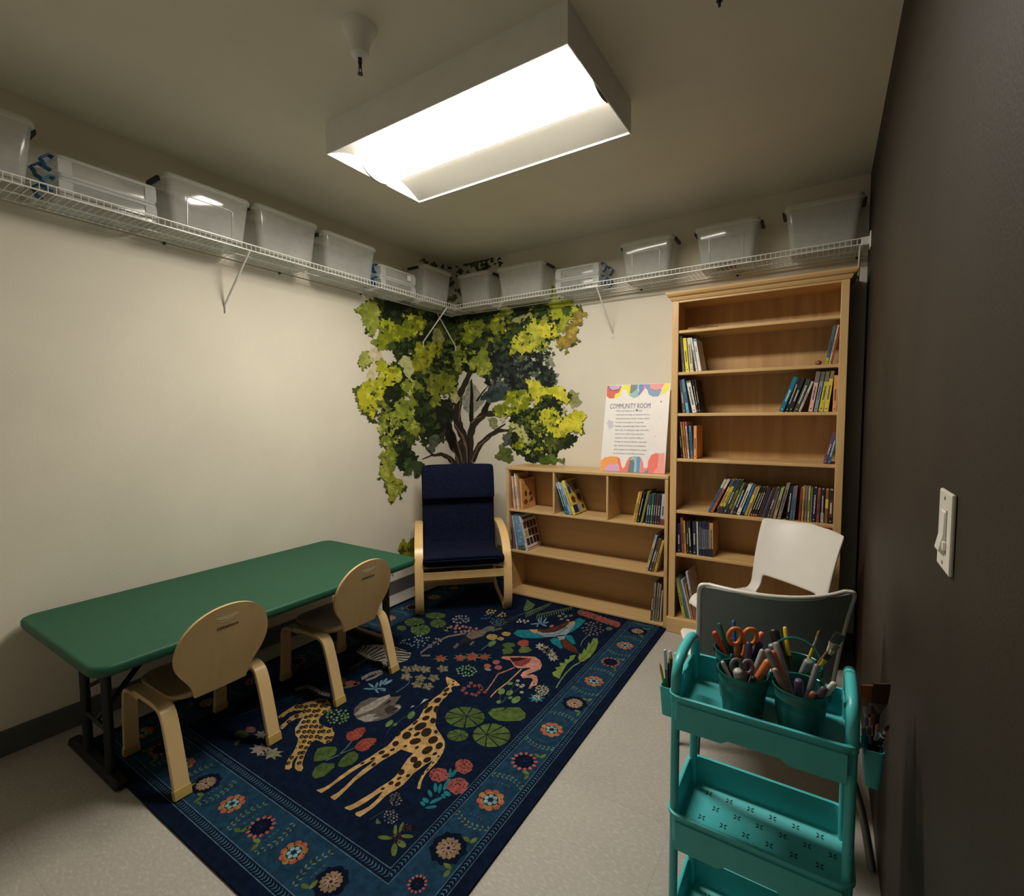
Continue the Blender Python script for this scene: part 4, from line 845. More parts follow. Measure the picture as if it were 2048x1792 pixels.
for e in ((190, 740, 92, 28, 5), (322, 650, 24, 80, 5), (400, 608, 22, 76, 22), (480, 722, 78, 26, 2), (310, 895, 40, 84, 8), (405, 820, 62, 44, 35)): ell(cF, *e, (94, 110, 46), 4)
for e in ((340, 740, 66, 72, 0), (470, 620, 72, 50, -30)): dots(cF, e[0], e[1], e[2], e[3], 16, 18, [(84, 46, 26), (64, 34, 22)], int(e[0]), 5)
dots(cF, 330, 250, 82, 84, 18, 17, [(120, 108, 96), (92, 84, 72)], 31); dots(cF, 265, 470, 92, 84, 20, 17, [(126, 110, 98), (92, 84, 72)], 32); stroke(cF, [(0, 510), (90, 450), (180, 400)], 7, (60, 78, 84), 4); mot(cF, [(70, 550), (90, 490), (145, 555), (90, 568)], (90, 110, 48), 5)
star(cB, 640, 890, 150, 90, 8, (140, 128, 104), 4, .2, .2); star(cB, 790, 940, 160, 88, 8, (124, 122, 84), 4, .2, .5); dots(cB, 680, 890, 90, 50, 12, 17, [(150, 116, 102)], 33, 5); star(cB, 650, 700, 90, 60, 6, (112, 100, 80), 4, .3)
blob(cB, 520, 635, 66, 44, (128, 74, 68), 34, 5, 16); blob(cB, 410, 690, 90, 52, (72, 70, 44), 35, 4, 16); ell(cB, 345, 805, 44, 24, -50, (78, 84, 50), 4)
for k in range(26):
    t = k/25; x, y = 330+840*t, 480-290*t; stroke(cB, [(x, y), (x+70, y-46)], 9, (22, 58, 84), 4); stroke(cB, [(x, y), (x+84, y+26)], 9, (20, 52, 78), 4)
stroke(cB, [(80, 525), (330, 480)], 8, (30, 62, 74), 4)
for e in ((1245, 505, 52, 34, -45), (1000, 600, 54, 26, -40), (1065, 610, 28, 16, -30)): ell(cA, *e, (98, 122, 60), 4)
stroke(cA, [(965, 720), (1020, 640), (1200, 510), (1390, 350)], 5, (50, 76, 92), 4); mot(cA, [(1345, 385), (1390, 325), (1440, 328), (1400, 350)], (150, 146, 136), 5); mot(cA, [(1235, 430), (1255, 400), (1290, 402)], (150, 146, 136), 5)
blob(cA, 575, 155, 70, 34, (140, 68, 50), 36, 5, 18); ell(cA, 540, 190, 66, 12, -10, (92, 92, 60), 4); blob(cA, 470, 125, 56, 44, (70, 60, 36), 37, 4, 16); stroke(cA, [(600, 165), (670, 140)], 26, (136, 66, 52), 5)
M_RUG = mat('woven_rug_pile', (1, 1, 1), .95, noise=.22, scale=45, attr=True, bump=.5, bscale=900, spec=.1)
tag(obj('area_rug', RUG, M_RUG, fixn=False), 'navy rug patterned with giraffe, leopard, flamingo and flowers', 'rug')
# ================================================================== low bookcase (stands on the rug) and tall bookcase
BX0, BX1, BYF, BYB, BZ = .766, 2.007, -.290, -.012, .0105
lb = thing('low_bookcase', 'low maple bookcase with three cubbies on top, beside the armchair', 'bookcase', ((BX0+BX1)/2, -.15, BZ))
for x0, x1 in ((BX0, BX0+.022), (BX1-.022, BX1)): obj('side_panel', MB().box(x0, x1, BYF, BYB, BZ, .988), M_MAPLE, lb, bevel=.003)
obj('top_panel', MB().box(BX0-.001, BX1+.001, BYF-.003, BYB, .988, 1.013), M_MAPLE, lb, bevel=.005)
LSH = (.682, .362, .030)
for z in LSH: obj('shelf', MB().box(BX0+.022, BX1-.022, BYF+.001, BYB-.006, z-.016, z), M_MAPLE, lb, bevel=.003)
for x0 in (1.171, 1.586): obj('divider', MB().box(x0, x0+.0155, BYF+.001, BYB-.006, LSH[0], .988), M_MAPLE, lb, bevel=.003)
obj('back_panel', MB().box(BX0+.022, BX1-.022, BYB-.006, BYB, BZ, .988), M_MAPLE, lb)
obj('toe_board', MB().box(BX0+.022, BX1-.022, BYF+.05, BYF+.064, BZ, .014), M_MAPLE, lb)

SX0, SX1, SYF, SYB = 2.018, 2.932, -.294, -.012
tb = thing('tall_bookcase', 'tall honey pine bookcase with crown moulding against the back wall', 'bookcase', ((SX0+SX1)/2, -.15, 0))
for x0, x1 in ((SX0, SX0+.020), (SX1-.020, SX1)): obj('side_panel', MB().box(x0, x1, SYF+.018, SYB, 0, 2.112), M_PINE, tb)
for x0, x1 in ((SX0, 2.058), (2.894, SX1)): obj('face_stile', MB().box(x0, x1, SYF, SYF+.018, .098, 2.112), M_PINE, tb, bevel=.0025)
obj('top_rail', MB().box(2.058, 2.894, SYF, SYF+.018, 2.094, 2.112), M_PINEX, tb, bevel=.002)
b = MB(); prf = [(0, 2.106), (-.006, 2.108), (-.012, 2.120), (-.014, 2.128), (-.026, 2.134), (-.034, 2.146), (-.036, 2.158), (0, 2.158)]
def crown_ring(o_, z): return [Vector((SX0+o_, SYF+o_, z)), Vector((SX1-o_, SYF+o_, z)), Vector((SX1-o_, SYB, z)), Vector((SX0+o_, SYB, z))]
b.loft([crown_ring(o_, z) for o_, z in prf[:-1]]); obj('crown_moulding', b, M_PINEX, tb, bevel=.001)
obj('plinth', MB().box(SX0-.009, SX1+.010, SYF-.012, SYF+.018, 0, .098), M_PINEX, tb, bevel=.005)
TSH = (1.926, 1.668, 1.412, 1.126, .796, .517, .096)
for z in TSH: obj('shelf', MB().box(SX0+.020, SX1-.020, SYF+.006, SYB-.008, z-.019, z), M_PINEX, tb, bevel=.003)
obj('back_panel', MB().box(SX0+.020, SX1-.020, SYB-.008, SYB, .05, 2.112), M_PINEB, tb)

# ================================================================== books
ORD = ['first', 'second', 'third', 'fourth', 'fifth', 'sixth', 'seventh', 'eighth', 'ninth', 'tenth', 'eleventh', 'twelfth']
def bmat(c, k=.98, rough=.5):
    return mat('book_cover_%d_%d_%d' % c, alb(c, k), rough, noise=.10, scale=60)
def book(name_label, grp, z, xb, w, lean, h, dep, col, style='plain', yf=-.262, right=False, cap=None, low=None):
    """xb: x of the bottom corner the book rests on; lean > 0 = top towards +x"""
    bk = thing('book', name_label, 'book', (xb, yf, z+.0006), group=grp, rot=(0, lean, 0))
    o = -w if right else 0.0
    t = min(.0022, w*.16); c = bmat(col)
    obj('cover', MB().box(o, o+t, 0, dep, 0, h).box(o+w-t, o+w, 0, dep, 0, h).box(o+t, o+w-t, 0, t, 0, h), c, bk, local=True, bevel=.0008)
    obj('page_block', MB().box(o+t, o+w-t, t+.001, dep-.004, .003, h-.004), M_PAGE, bk, local=True)
    rn = random.Random(int(xb*9973+z*77)); lum = sum(col)/3; f = MB(); mk = []
    def bar(x0, x1, z0, z1, c2): f.box(o+x0*w, o+x1*w, -.0004, .0004, z0*h, z1*h, len(mk)); mk.append(bmat(c2))
    if cap: obj('top_band', MB().box(o+.02*w, o+.98*w, -.0003, .0003, (1-cap[1])*h, .998*h), bmat(cap[0]), bk, local=True)
    if low: obj('base_band', MB().box(o+.02*w, o+.98*w, -.0003, .0003, .002*h, low[1]*h), bmat(low[0]), bk, local=True)
    ink = (220, 214, 196) if lum < 95 else (44, 40, 44)
    if style in ('title', 'plain') and w > .008:
        z0 = .30 if style == 'plain' else .24; zz = z0
        while zz < (.62 if style == 'plain' else .80):
            d = rn.uniform(.014, .030); bar(.34+rn.uniform(-.05, .04), .66+rn.uniform(-.05, .05), zz, zz+d*.72, ink if rn.random() < .8 else tuple(int(v*.7+40) for v in ink)); zz += d
        bar(.36, .64, .06, .085, ink)
    if style == 'band': bar(.05, .95, .45, .72, (205, 190, 70))
    if mk: obj('spine_print', f, mk, bk, local=True)
    return bk, o
# (x0, x1 at the base, x0 at the top, row of the top edge: all in crop pixels, base row), colour, style, look
def shelf_row(fn, z, base, rows, grp, where, ends, names, yf=-.262, dep=.17, maxh=.3):
    out = []
    for i, r in enumerate(rows):
        x0, x1, xt, yt, col = r[:5]; kw = r[5] if len(r) > 5 else {}
        by = base[0]+(base[1]-base[0])*i/max(1, len(rows)-1)
        (p0, _), (p1, _), (ptx, pty) = fn([(x0, by), (x1, by), (xt, yt)])
        a, c = xat(p0, yf, z), xat(p1, yf, z); top = on(ptx, pty, 1, yf); w = max(.0045, c-a-.0008)
        dx = top.x-a; hz = min(top.z-z, maxh); lean = math.atan2(dx, hz); lean = max(-.5, min(.5, lean)); 
        if 'lean' in kw: lean = kw['lean']
        h = min(hz/math.cos(lean), maxh) if abs(lean) > .03 else hz
        wd = w*math.cos(lean); right = lean > 0
        out.append((a, c, wd, lean, h, col, kw, right))
    for i, (a, c, w, lean, h, col, kw, right) in enumerate(out):
        lab = '%s %s' % (names[i], where) if isinstance(names[i], str) else names[i][0]
        # a book leans as a rigid box on its lower corner
        book(lab, grp, z, c if right else a, w, lean, h, kw.get('dep', dep), col, kw.get('style', 'plain'), yf=yf+kw.get('dy', 0), right=right, cap=kw.get('cap'), low=kw.get('low'))
    return out
K5, K6, KB, K8, K9, KR = crop(1345, 650, 6.4), crop(1540, 640, 5.781), crop(1400, 940, 7.314), crop(1340, 1020, 8.144), crop(1010, 930, 9.433), crop(1250, 960, 6.179)
shelf_row(K5, TSH[1], (585, 580), [(128, 160, 88, 140, (120, 110, 95), dict(style='title')), (168, 214, 130, 172, (216, 200, 48)), (224, 268, 186, 170, (205, 195, 165), dict(style='title')), (302, 326, 226, 168, (214, 204, 184)), (332, 374, 262, 182, (214, 208, 192), dict(cap=((84, 150, 172), .09), style='none'))],
          'books on the second shelf of the tall bookcase', "at the left of the tall bookcase's second shelf", 0, ['dull grey book', 'bright yellow book', 'cream book', 'thin white book', 'white book with blue band'])
shelf_row(K6, TSH[1], (505, 498), [(630, 668, 734, 66, (62, 106, 126), dict(low=((172, 180, 44), .17))), (674, 698, 780, 58, (214, 170, 112)), (700, 716, 796, 120, (152, 76, 58))],
          'books at the right end of the second shelf', 'leaning right on the second shelf of the tall bookcase', 0, ['blue book with lime base', 'peach book', 'thin brick red book'])
shelf_row(K5, TSH[2], (1115, 1112), [(130, 170, 80, 705, (96, 90, 84)), (178, 216, 114, 700, (92, 132, 150), dict(low=((110, 170, 190), .3))), (256, 314, 174, 722, (216, 206, 182), dict(style='title', cap=((110, 104, 94), .06))), (316, 338, 246, 705, (42, 34, 28), dict(style='title')), (340, 362, 276, 700, (48, 38, 30))],
          'books at the left end of the third shelf', "at the left of the tall bookcase's third shelf", 0, ['mottled grey book', 'light blue book', 'thick cream book', 'black book', 'dark brown book'])
shelf_row(K6, TSH[2], (1058, 1052), [(96, 150, 268, 668, (0, 116, 132)), (168, 204, 318, 678, (36, 32, 26), dict(style='title')), (206, 250, 362, 668, (44, 40, 32)), (264, 318, 418, 692, (72, 68, 60), dict(style='title')), (322, 352, 474, 715, (186, 182, 160)), (438, 490, 536, 596, (216, 172, 152), dict(cap=((120, 108, 96), .28))), (502, 546, 596, 602, (140, 150, 150), dict(cap=((104, 100, 92), .24))), (556, 612, 650, 596, (200, 186, 62), dict(cap=((120, 108, 80), .26))), (616, 672, 692, 588, (214, 190, 80), dict(cap=((140, 120, 80), .2))), (718, 768, 742, 640, (214, 152, 96))],
          'books at the right end of the third shelf', 'leaning right on the third shelf of the tall bookcase', 0, ['teal book', 'black book with white lettering', 'plain black book', 'thick charcoal lettered book', 'thin white book', 'pale pink book', 'grey blue book', 'mustard yellow book', 'warm yellow book', 'peach orange book'])
shelf_row(K5, TSH[3], (1700, 1705), [(112, 136, 68, 1250, (42, 40, 42)), (142, 164, 96, 1242, (192, 152, 60)), (170, 191, 126, 1242, (190, 110, 70)), (197, 219, 156, 1240, (216, 190, 162), dict(cap=((190, 80, 82), .12), style='title')), (232, 265, 206, 1290, (86, 122, 142), dict(style='title')), (270, 311, 270, 1292, (220, 150, 86))],
          'books on the fourth shelf of the tall bookcase', "at the left of the tall bookcase's fourth shelf", 0, ['dark navy book', 'ochre book', 'orange red book', 'pink and white book', 'steel blue book', 'orange book'], maxh=.27)
shelf_row(K6, TSH[3], (1666, 1664), [(612, 650, 726, 1300, (110, 76, 86)), (654, 696, 746, 1330, (40, 96, 132), dict(style='title'))],
          'books at the right end of the fourth shelf', 'leaning right on the fourth shelf of the tall bookcase', 0, ['dusty plum book', 'bright blue book'])
BR_ = [(106, 142, 352, 142, (60, 106, 132), dict(cap=((190, 184, 164), .26)), 'blue book with cream top'), (144, 186, 396, 142, (170, 96, 76), dict(cap=((190, 184, 164), .28)), 'coral book with cream top'),
 (232, 276, 456, 150, (204, 158, 80), dict(low=((60, 56, 54), .2), cap=((70, 80, 88), .22)), 'orange spined book'), (280, 322, 500, 146, (190, 176, 56), dict(low=((54, 50, 48), .2), cap=((50, 48, 46), .2)), 'yellow and black book'), (330, 376, 540, 145, (52, 66, 70), {}, 'slate blue book'), (384, 424, 590, 150, (120, 118, 48), dict(low=((50, 46, 44), .15), cap=((50, 48, 44), .3)), 'dark olive book'), (430, 466, 622, 190, (100, 112, 54), dict(low=((130, 100, 80), .15)), 'moss green book'),
 (468, 516, 640, 220, (34, 32, 28), dict(style='title'), 'black book with white title'), (522, 578, 706, 217, (204, 198, 178), dict(style='title'), 'white hardback'), (598, 634, 766, 232, (62, 112, 140), dict(low=((36, 34, 34), .1)), 'blue and white book'), (640, 682, 806, 255, (170, 140, 96), dict(style='band'), 'tan book with yellow band'), (690, 718, 850, 258, (186, 160, 66), {}, 'dull yellow book'),
 (724, 754, 894, 258, (44, 32, 26), dict(style='title', low=((150, 80, 60), .07)), 'dark brown volume'), (757, 789, 926, 256, (40, 30, 26), dict(style='title', low=((150, 80, 60), .07)), 'near black volume'), (792, 826, 954, 256, (46, 34, 28), dict(style='title', low=((150, 80, 60), .07)), 'dark umber volume'),
 (838, 856, 990, 262, (110, 66, 58), {}, 'thin maroon booklet'), (862, 884, 1014, 264, (70, 64, 58), {}, 'thin brown booklet'), (890, 908, 1034, 300, (60, 88, 118), {}, 'thin blue booklet'), (914, 934, 1060, 264, (128, 76, 72), {}, 'thin brick booklet'), (940, 964, 1084, 262, (62, 58, 54), {}, 'thin black booklet'), (970, 1010, 1112, 266, (84, 78, 72), {}, 'grey brown booklet'), (1014, 1036, 1140, 306, (136, 96, 92), {}, 'thin rose booklet'), (1040, 1056, 1160, 266, (92, 88, 80), {}, 'thin grey booklet'),
 (1062, 1108, 1186, 268, (172, 154, 118), dict(cap=((140, 160, 88), .24)), 'cream book with green top'), (1124, 1176, 1268, 200, (138, 128, 112), dict(style='title'), 'tall grey beige book'), (1250, 1298, 1314, 252, (40, 34, 34), dict(style='title'), 'black book with orange lettering'), (1304, 1340, 1366, 250, (86, 112, 132), {}, 'pale blue book'), (1344, 1380, 1392, 246, (92, 112, 130), dict(cap=((150, 100, 96), .3)), 'blue book with pink top'),
 (1432, 1466, 1474, 265, (150, 72, 64), {}, 'red paperback'), (1476, 1508, 1510, 242, (196, 152, 62), {}, 'amber book'), (1520, 1554, 1546, 246, (128, 122, 126), {}, 'lilac grey book'), (1562, 1596, 1588, 250, (188, 176, 76), {}, 'lemon yellow book'), (1604, 1626, 1630, 262, (130, 130, 124), {}, 'thin silver book'), (1630, 1684, 1662, 262, (38, 42, 54), dict(style='title'), 'thick navy book'), (1694, 1738, 1724, 280, (156, 82, 72), dict(style='title'), 'salmon red book'), (1754, 1804, 1774, 286, (44, 38, 36), dict(style='title', low=((160, 156, 146), .3)), 'black book with white label'), (1814, 1862, 1840, 290, (132, 96, 46), dict(style='band'), 'brown book with yellow oval'), (1870, 1934, 1894, 296, (104, 58, 46), dict(low=((40, 30, 28), .2), cap=((60, 40, 36), .3)), 'dark red book')]
rows = [r[:6] for r in BR_]
shelf_row(KB, TSH[4], (604, 800), rows, 'books on the fifth shelf of the tall bookcase', '', 0, [(r[6]+" in the tall bookcase's long fifth-shelf row",) for r in BR_], dep=.14)
shelf_row(K8, TSH[5], (690, 772), [(116, 178, 108, 222, (40, 46, 66)), (190, 234, 165, 112, (150, 78, 62), dict(style='title')), (238, 268, 213, 176, (190, 152, 64)), (276, 304, 262, 190, (70, 52, 44)), (312, 362, 282, 182, (38, 38, 40), dict(style='title')), (372, 430, 362, 186, (44, 46, 54)), (440, 466, 428, 192, (196, 192, 182), dict(style='none')), (474, 519, 470, 194, (110, 104, 108), dict(style='title', low=((36, 40, 58), .2), cap=((44, 48, 66), .16))), (523, 574, 523, 196, (120, 120, 128), dict(style='title', low=((30, 36, 58), .2), cap=((34, 40, 66), .2))), (579, 637, 579, 204, (110, 108, 116), dict(style='title', low=((28, 34, 56), .22), cap=((34, 38, 62), .2))), (642, 704, 640, 212, (186, 150, 92), dict(style='title', low=((36, 40, 62), .24), cap=((196, 140, 84), .18)))],
          'books on the sixth shelf of the tall bookcase', 'on the sixth shelf of the tall bookcase', 0, ['dark navy book', 'tall brick red book', 'narrow yellow book', 'short dark brown book', 'black book with green spot', 'plain charcoal book', 'thin white book', 'silver spined volume', 'silver and navy volume', 'grey and navy volume', 'tan and navy volume'], maxh=.245)
shelf_row(K8, TSH[6], (1776, 1790), [(206, 256, 82, 1112, (180, 176, 58)), (262, 284, 118, 1090, (84, 116, 92)), (290, 312, 134, 1100, (110, 122, 130)), (318, 356, 172, 1145, (178, 174, 166), dict(style='none')), (362, 384, 236, 1218, (186, 140, 70)), (392, 430, 250, 1010, (188, 176, 166), dict(low=((160, 90, 90), .35)))],
          'books on the bottom shelf of the tall bookcase', 'leaning on the bottom shelf of the tall bookcase', 0, ['lime yellow picture book', 'green picture book', 'grey blue picture book', 'white picture book', 'orange picture book', 'tall white and red picture book'], dep=.21, maxh=.33)
# low bookcase
r1 = shelf_row(K9, LSH[0], (815, 828), [(150, 164, 92, 166, (150, 84, 76)), (168, 192, 118, 214, (212, 190, 172)), (198, 226, 142, 212, (170, 130, 84)), (236, 260, 164, 128, (216, 208, 188)), (264, 284, 206, 152, (190, 150, 98)), (286, 300, 252, 250, (170, 110, 92)), (304, 340, 268, 272, (196, 148, 88), dict(style='none', dep=.20))],
          'picture books in the first cubby', 'in the first cubby of the low bookcase', 0, ['dull red booklet', 'pink white booklet', 'olive tan booklet', 'tall white booklet', 'tan booklet', 'thin rose booklet', 'tan picture book with brown animal shapes'], maxh=.28)
r2 = shelf_row(K9, LSH[0], (922, 940), [(1140, 1172, 952, 332, (30, 100, 116), dict(cap=((190, 190, 180), .2), style='title')), (1176, 1214, 988, 326, (34, 110, 126), dict(cap=((186, 188, 182), .22), style='title')), (1218, 1276, 1028, 342, (156, 158, 170)), (1286, 1336, 1066, 306, (214, 196, 64), dict(style='title', dep=.20))],
          'picture books in the middle cubby', 'in the middle cubby of the low bookcase', 0, ['dark teal board book', 'lighter teal board book', 'lilac grey board book', 'thick yellow book with a patchwork cover'], maxh=.29)
shelf_row(KR, LSH[0], (514, 556), [(88, 114, 164, 152, (204, 168, 76)), (118, 136, 194, 150, (200, 150, 96)), (146, 166, 224, 162, (56, 48, 50), dict(style='title')), (186, 214, 278, 116, (128, 132, 66), dict(style='none')), (246, 272, 290, 176, (60, 70, 74)), (276, 300, 312, 176, (52, 62, 68)), (305, 332, 338, 172, (54, 96, 78)), (336, 358, 370, 180, (58, 54, 52)), (364, 386, 396, 180, (96, 60, 48)), (390, 419, 420, 180, (44, 46, 58)), (426, 482, 456, 182, (176, 168, 160), dict(low=((120, 60, 54), .2)))],
          'chapter books in the last cubby', 'in the last cubby of the low bookcase', 0, ['yellow chapter book', 'orange chapter book', 'black chapter book', 'tall thin green book', 'slate chapter book', 'dark blue grey chapter book', 'green chapter book', 'dark grey chapter book', 'brown chapter book', 'navy chapter book', 'white chapter book with red base'], maxh=.22)
r3 = shelf_row(K9, LSH[1], (1625, 1636), [(122, 150, 70, 1000, (70, 62, 56)), (162, 190, 108, 960, (120, 90, 88)), (214, 240, 124, 950, (170, 172, 170)), (262, 372, 152, 928, (104, 140, 158), dict(style='none', low=((74, 96, 70), .12))), (396, 430, 250, 956, (200, 192, 180), dict(style='title', dep=.22))],
          'picture books on the middle shelf of the low bookcase', 'on the middle shelf of the low bookcase', 0, ['dark brown booklet', 'dusty red booklet', 'thin pale grey booklet', 'thick blue book with painted clouds', 'white picture book with a grid of pictures'], maxh=.32)
shelf_row(KR, LSH[1], (1140, 1154), [(248, 280, 372, 682, (186, 170, 128), dict(cap=((120, 150, 180), .14))), (288, 324, 404, 732, (74, 70, 66)), (328, 346, 430, 740, (136, 76, 60)), (352, 384, 452, 756, (184, 158, 70))],
          'books leaning on the middle shelf of the low bookcase', 'leaning right on the middle shelf of the low bookcase', 0, ['cream picture book', 'charcoal picture book', 'thin rust red book', 'yellow picture book'], dep=.2, maxh=.32)
shelf_row(KR, LSH[2], (1728, 1752), [(308, 330, 344, 1300, (104, 80, 58)), (334, 356, 366, 1266, (144, 136, 116)), (360, 382, 402, 1272, (128, 120, 104)), (386, 410, 426, 1286, (150, 126, 88)), (422, 436, 452, 1372, (186, 182, 172))],
          'thin books on the bottom shelf of the low bookcase', 'on the bottom shelf of the low bookcase', 0, ['brown picture book', 'tall grey picture book', 'dull grey picture book', 'tan picture book', 'thin white rimmed folder'], dep=.2, maxh=.3)
# covers that face the room
BOOKS = [o for o in C.objects if o.get('category') == 'book']
def find(s): return next(o for o in BOOKS if s in o['label'])
def cover_art(s, w_h_d, marks):
    o = find(s); cv = next(c for c in o.children if c.name.startswith('cover')); vs = [v.co for v in cv.data.vertices]
    xm, ym, zm = max(v.x for v in vs), max(v.y for v in vs), max(v.z for v in vs); f = MB(); ml = []
    for kind, u, v, a, c, col in marks:
        ml.append(bmat(col)); k = len(ml)-1
        if kind == 'r': f.box(xm-.0002, xm+.0004+k*.00002, u*ym, (u+a)*ym, v*zm, (v+c)*zm, k)
        else:
            n = 14; P = [(u*ym+a*ym*math.cos(2*PI*i/n)*(1+.15*math.sin(i*2.3+k)), v*zm+c*zm*math.sin(2*PI*i/n)*(1+.15*math.cos(i*1.7+k))) for i in range(n)]
            f.prism(P, lambda p, q, w: Vector((w, p, q)), xm-.0002, xm+.0004+k*.00002, k)
    obj('cover_picture', f, ml, o, local=True)
rn = random.Random(5)
cover_art('tan picture book with brown animal', 0, [('e', .28, .50, .10, .10, (92, 50, 30)), ('e', .62, .46, .10, .07, (84, 46, 30)), ('e', .25, .22, .15, .09, (120, 62, 40)), ('e', .70, .28, .09, .09, (100, 56, 36)), ('e', .55, .22, .05, .06, (120, 72, 44))]+[('e', rn.uniform(.08, .92), rn.choice((rn.uniform(.78, .93), rn.uniform(.05, .10))), .02, .03, (110, 70, 40)) for _ in range(12)])
cover_art('thick yellow book with a patchwork', 0, [('r', .03, .02, .94, .95, (190, 164, 110)), ('r', .04, .62, .5, .34, (140, 132, 112)), ('r', .10, .60, .14, .20, (34, 40, 70)), ('r', .56, .66, .4, .3, (110, 92, 70)), ('r', .60, .70, .26, .16, (80, 56, 38)), ('r', .04, .28, .40, .30, (206, 186, 60)), ('e', .25, .42, .16, .10, (110, 48, 36)), ('r', .48, .26, .48, .34, (176, 140, 88)), ('e', .74, .44, .18, .12, (76, 46, 34)), ('r', .04, .04, .34, .22, (30, 42, 74)), ('e', .50, .15, .11, .11, (150, 156, 158)), ('r', .66, .05, .3, .2, (196, 178, 60)), ('e', .8, .15, .1, .07, (80, 50, 36))])
cover_art('white picture book with a grid', 0, [('r', .12, .86, .8, .07, (110, 84, 66))]+[('r', .08+.225*i, .60-.235*j, .18, .19, ((176, 150, 70) if (i, j) == (0, 1) else (rn.randint(58, 96), rn.randint(36, 50), rn.randint(26, 36)))) for i in range(4) for j in range(3)]+[('r', .05, .03, .8, .03, (150, 90, 80))])
o = find('thick blue book with painted clouds'); f = MB(); k0 = 0
for u, v, r in ((.4, .25, .010), (.7, .36, .009), (.55, .55, .011), (.35, .82, .009), (.75, .70, .008)):
    w_ = .055; f.prism([(u*w_+r*math.cos(i*PI/6), v*.27+r*.7*math.sin(i*PI/6)) for i in range(12)], lambda p, q, w: Vector((p, w, q)), -.0006, .0004)
obj('painted_clouds', f, bmat((150, 176, 186)), o, local=True)
o = find('white book with blue band'); M0 = Matrix.Translation((.0035, -.0008, .155)) @ Matrix.Rotation(PI/2, 4, 'X') @ Matrix.Rotation(-PI/2, 4, 'Z')
text('spine_lettering', [('MAKE', .013, M0)], M_INK, o)
# loose odds and ends on the shelves
b = MB().loft([[Vector((2.10+.19*s*(.5+.5*math.cos(k*PI/7)), -.24+.05*s*math.sin(k*PI/7), TSH[0]+.0008+z+.004*math.sin(k))) for k in range(14)] for s, z in ((1, .0), (.98, .006), (.7, .012))])
tag(obj('paper_scrap', b, mat('brown_paper', alb((120, 86, 50), .8), .8), smooth=50), 'flat crumpled brown paper lying on the top shelf of the tall bookcase', 'paper')
kn = MB().lathe([(.0, 0), (.012, .001), (.016, .008), (.014, .018), (.006, .024), (.0, .025)], 14, (2.802, -.276, TSH[1]))
tag(obj('wooden_knob', kn, mat('brown_bead', alb((120, 78, 44), .8), .4), smooth=60), "small round brown object at the front edge of the tall bookcase's second shelf", 'knob')

# ================================================================== poster on the low bookcase
PB, PT = Vector((1.513, -.222, 1.0145)), Vector((1.499, -.085, 1.618))
px_ = Vector((.449, .016, 0)).normalized(); pup = (PT-PB); pup = (pup-px_*pup.dot(px_)); PHt = pup.length; pup.normalize(); pn = px_.cross(pup)
PM = Matrix.Translation(PB) @ Matrix((( px_.x, pup.x, pn.x, 0), (px_.y, pup.y, pn.y, 0), (px_.z, pup.z, pn.z, 0), (0, 0, 0, 1)))
PWd = .447
po = bpy.data.objects.new('poster', None); C.objects.link(po); po.matrix_basis = PM; tag(po, 'Community Room poster leaning on top of the low bookcase', 'poster')
obj('board', MB().box(0, PWd, 0, PHt, -.005, 0), M_PAPER, po, local=True)
ART = {k: (MB(), []) for k in ('top_artwork', 'bottom_artwork', 'doodle')}
def art(pts, c, lay=1):
    nm = 'poster_ink_%d_%d_%d' % c
    A, am = ART['top_artwork' if max(p[1] for p in pts) < 400 else ('bottom_artwork' if min(p[1] for p in pts) > 1300 else 'doodle')]
    am.append(mat(nm, alb(c, .95), .5, noise=.10, scale=300)); 
    # traced in a 1378 x 1792 view of the board; corners of the board in that view
    out = []
    for x, y in pts:
        v = (y-135)/(1690-135); xl, xr = 158+(66-158)*v, 1330+(1248-1330)*v; u = (x-xl)/(xr-xl); yt = 152+(108-152)*u; yb = 1668+(1726-1668)*u
        out.append((max(0.001, min(.999, u))*PWd, max(.001, min(.999, 1-(y-yt)/(yb-yt)))*PHt))
    A.add([Vector((u, v, .0003*lay)) for u, v in out], [tuple(range(len(out)))], len(am)-1)
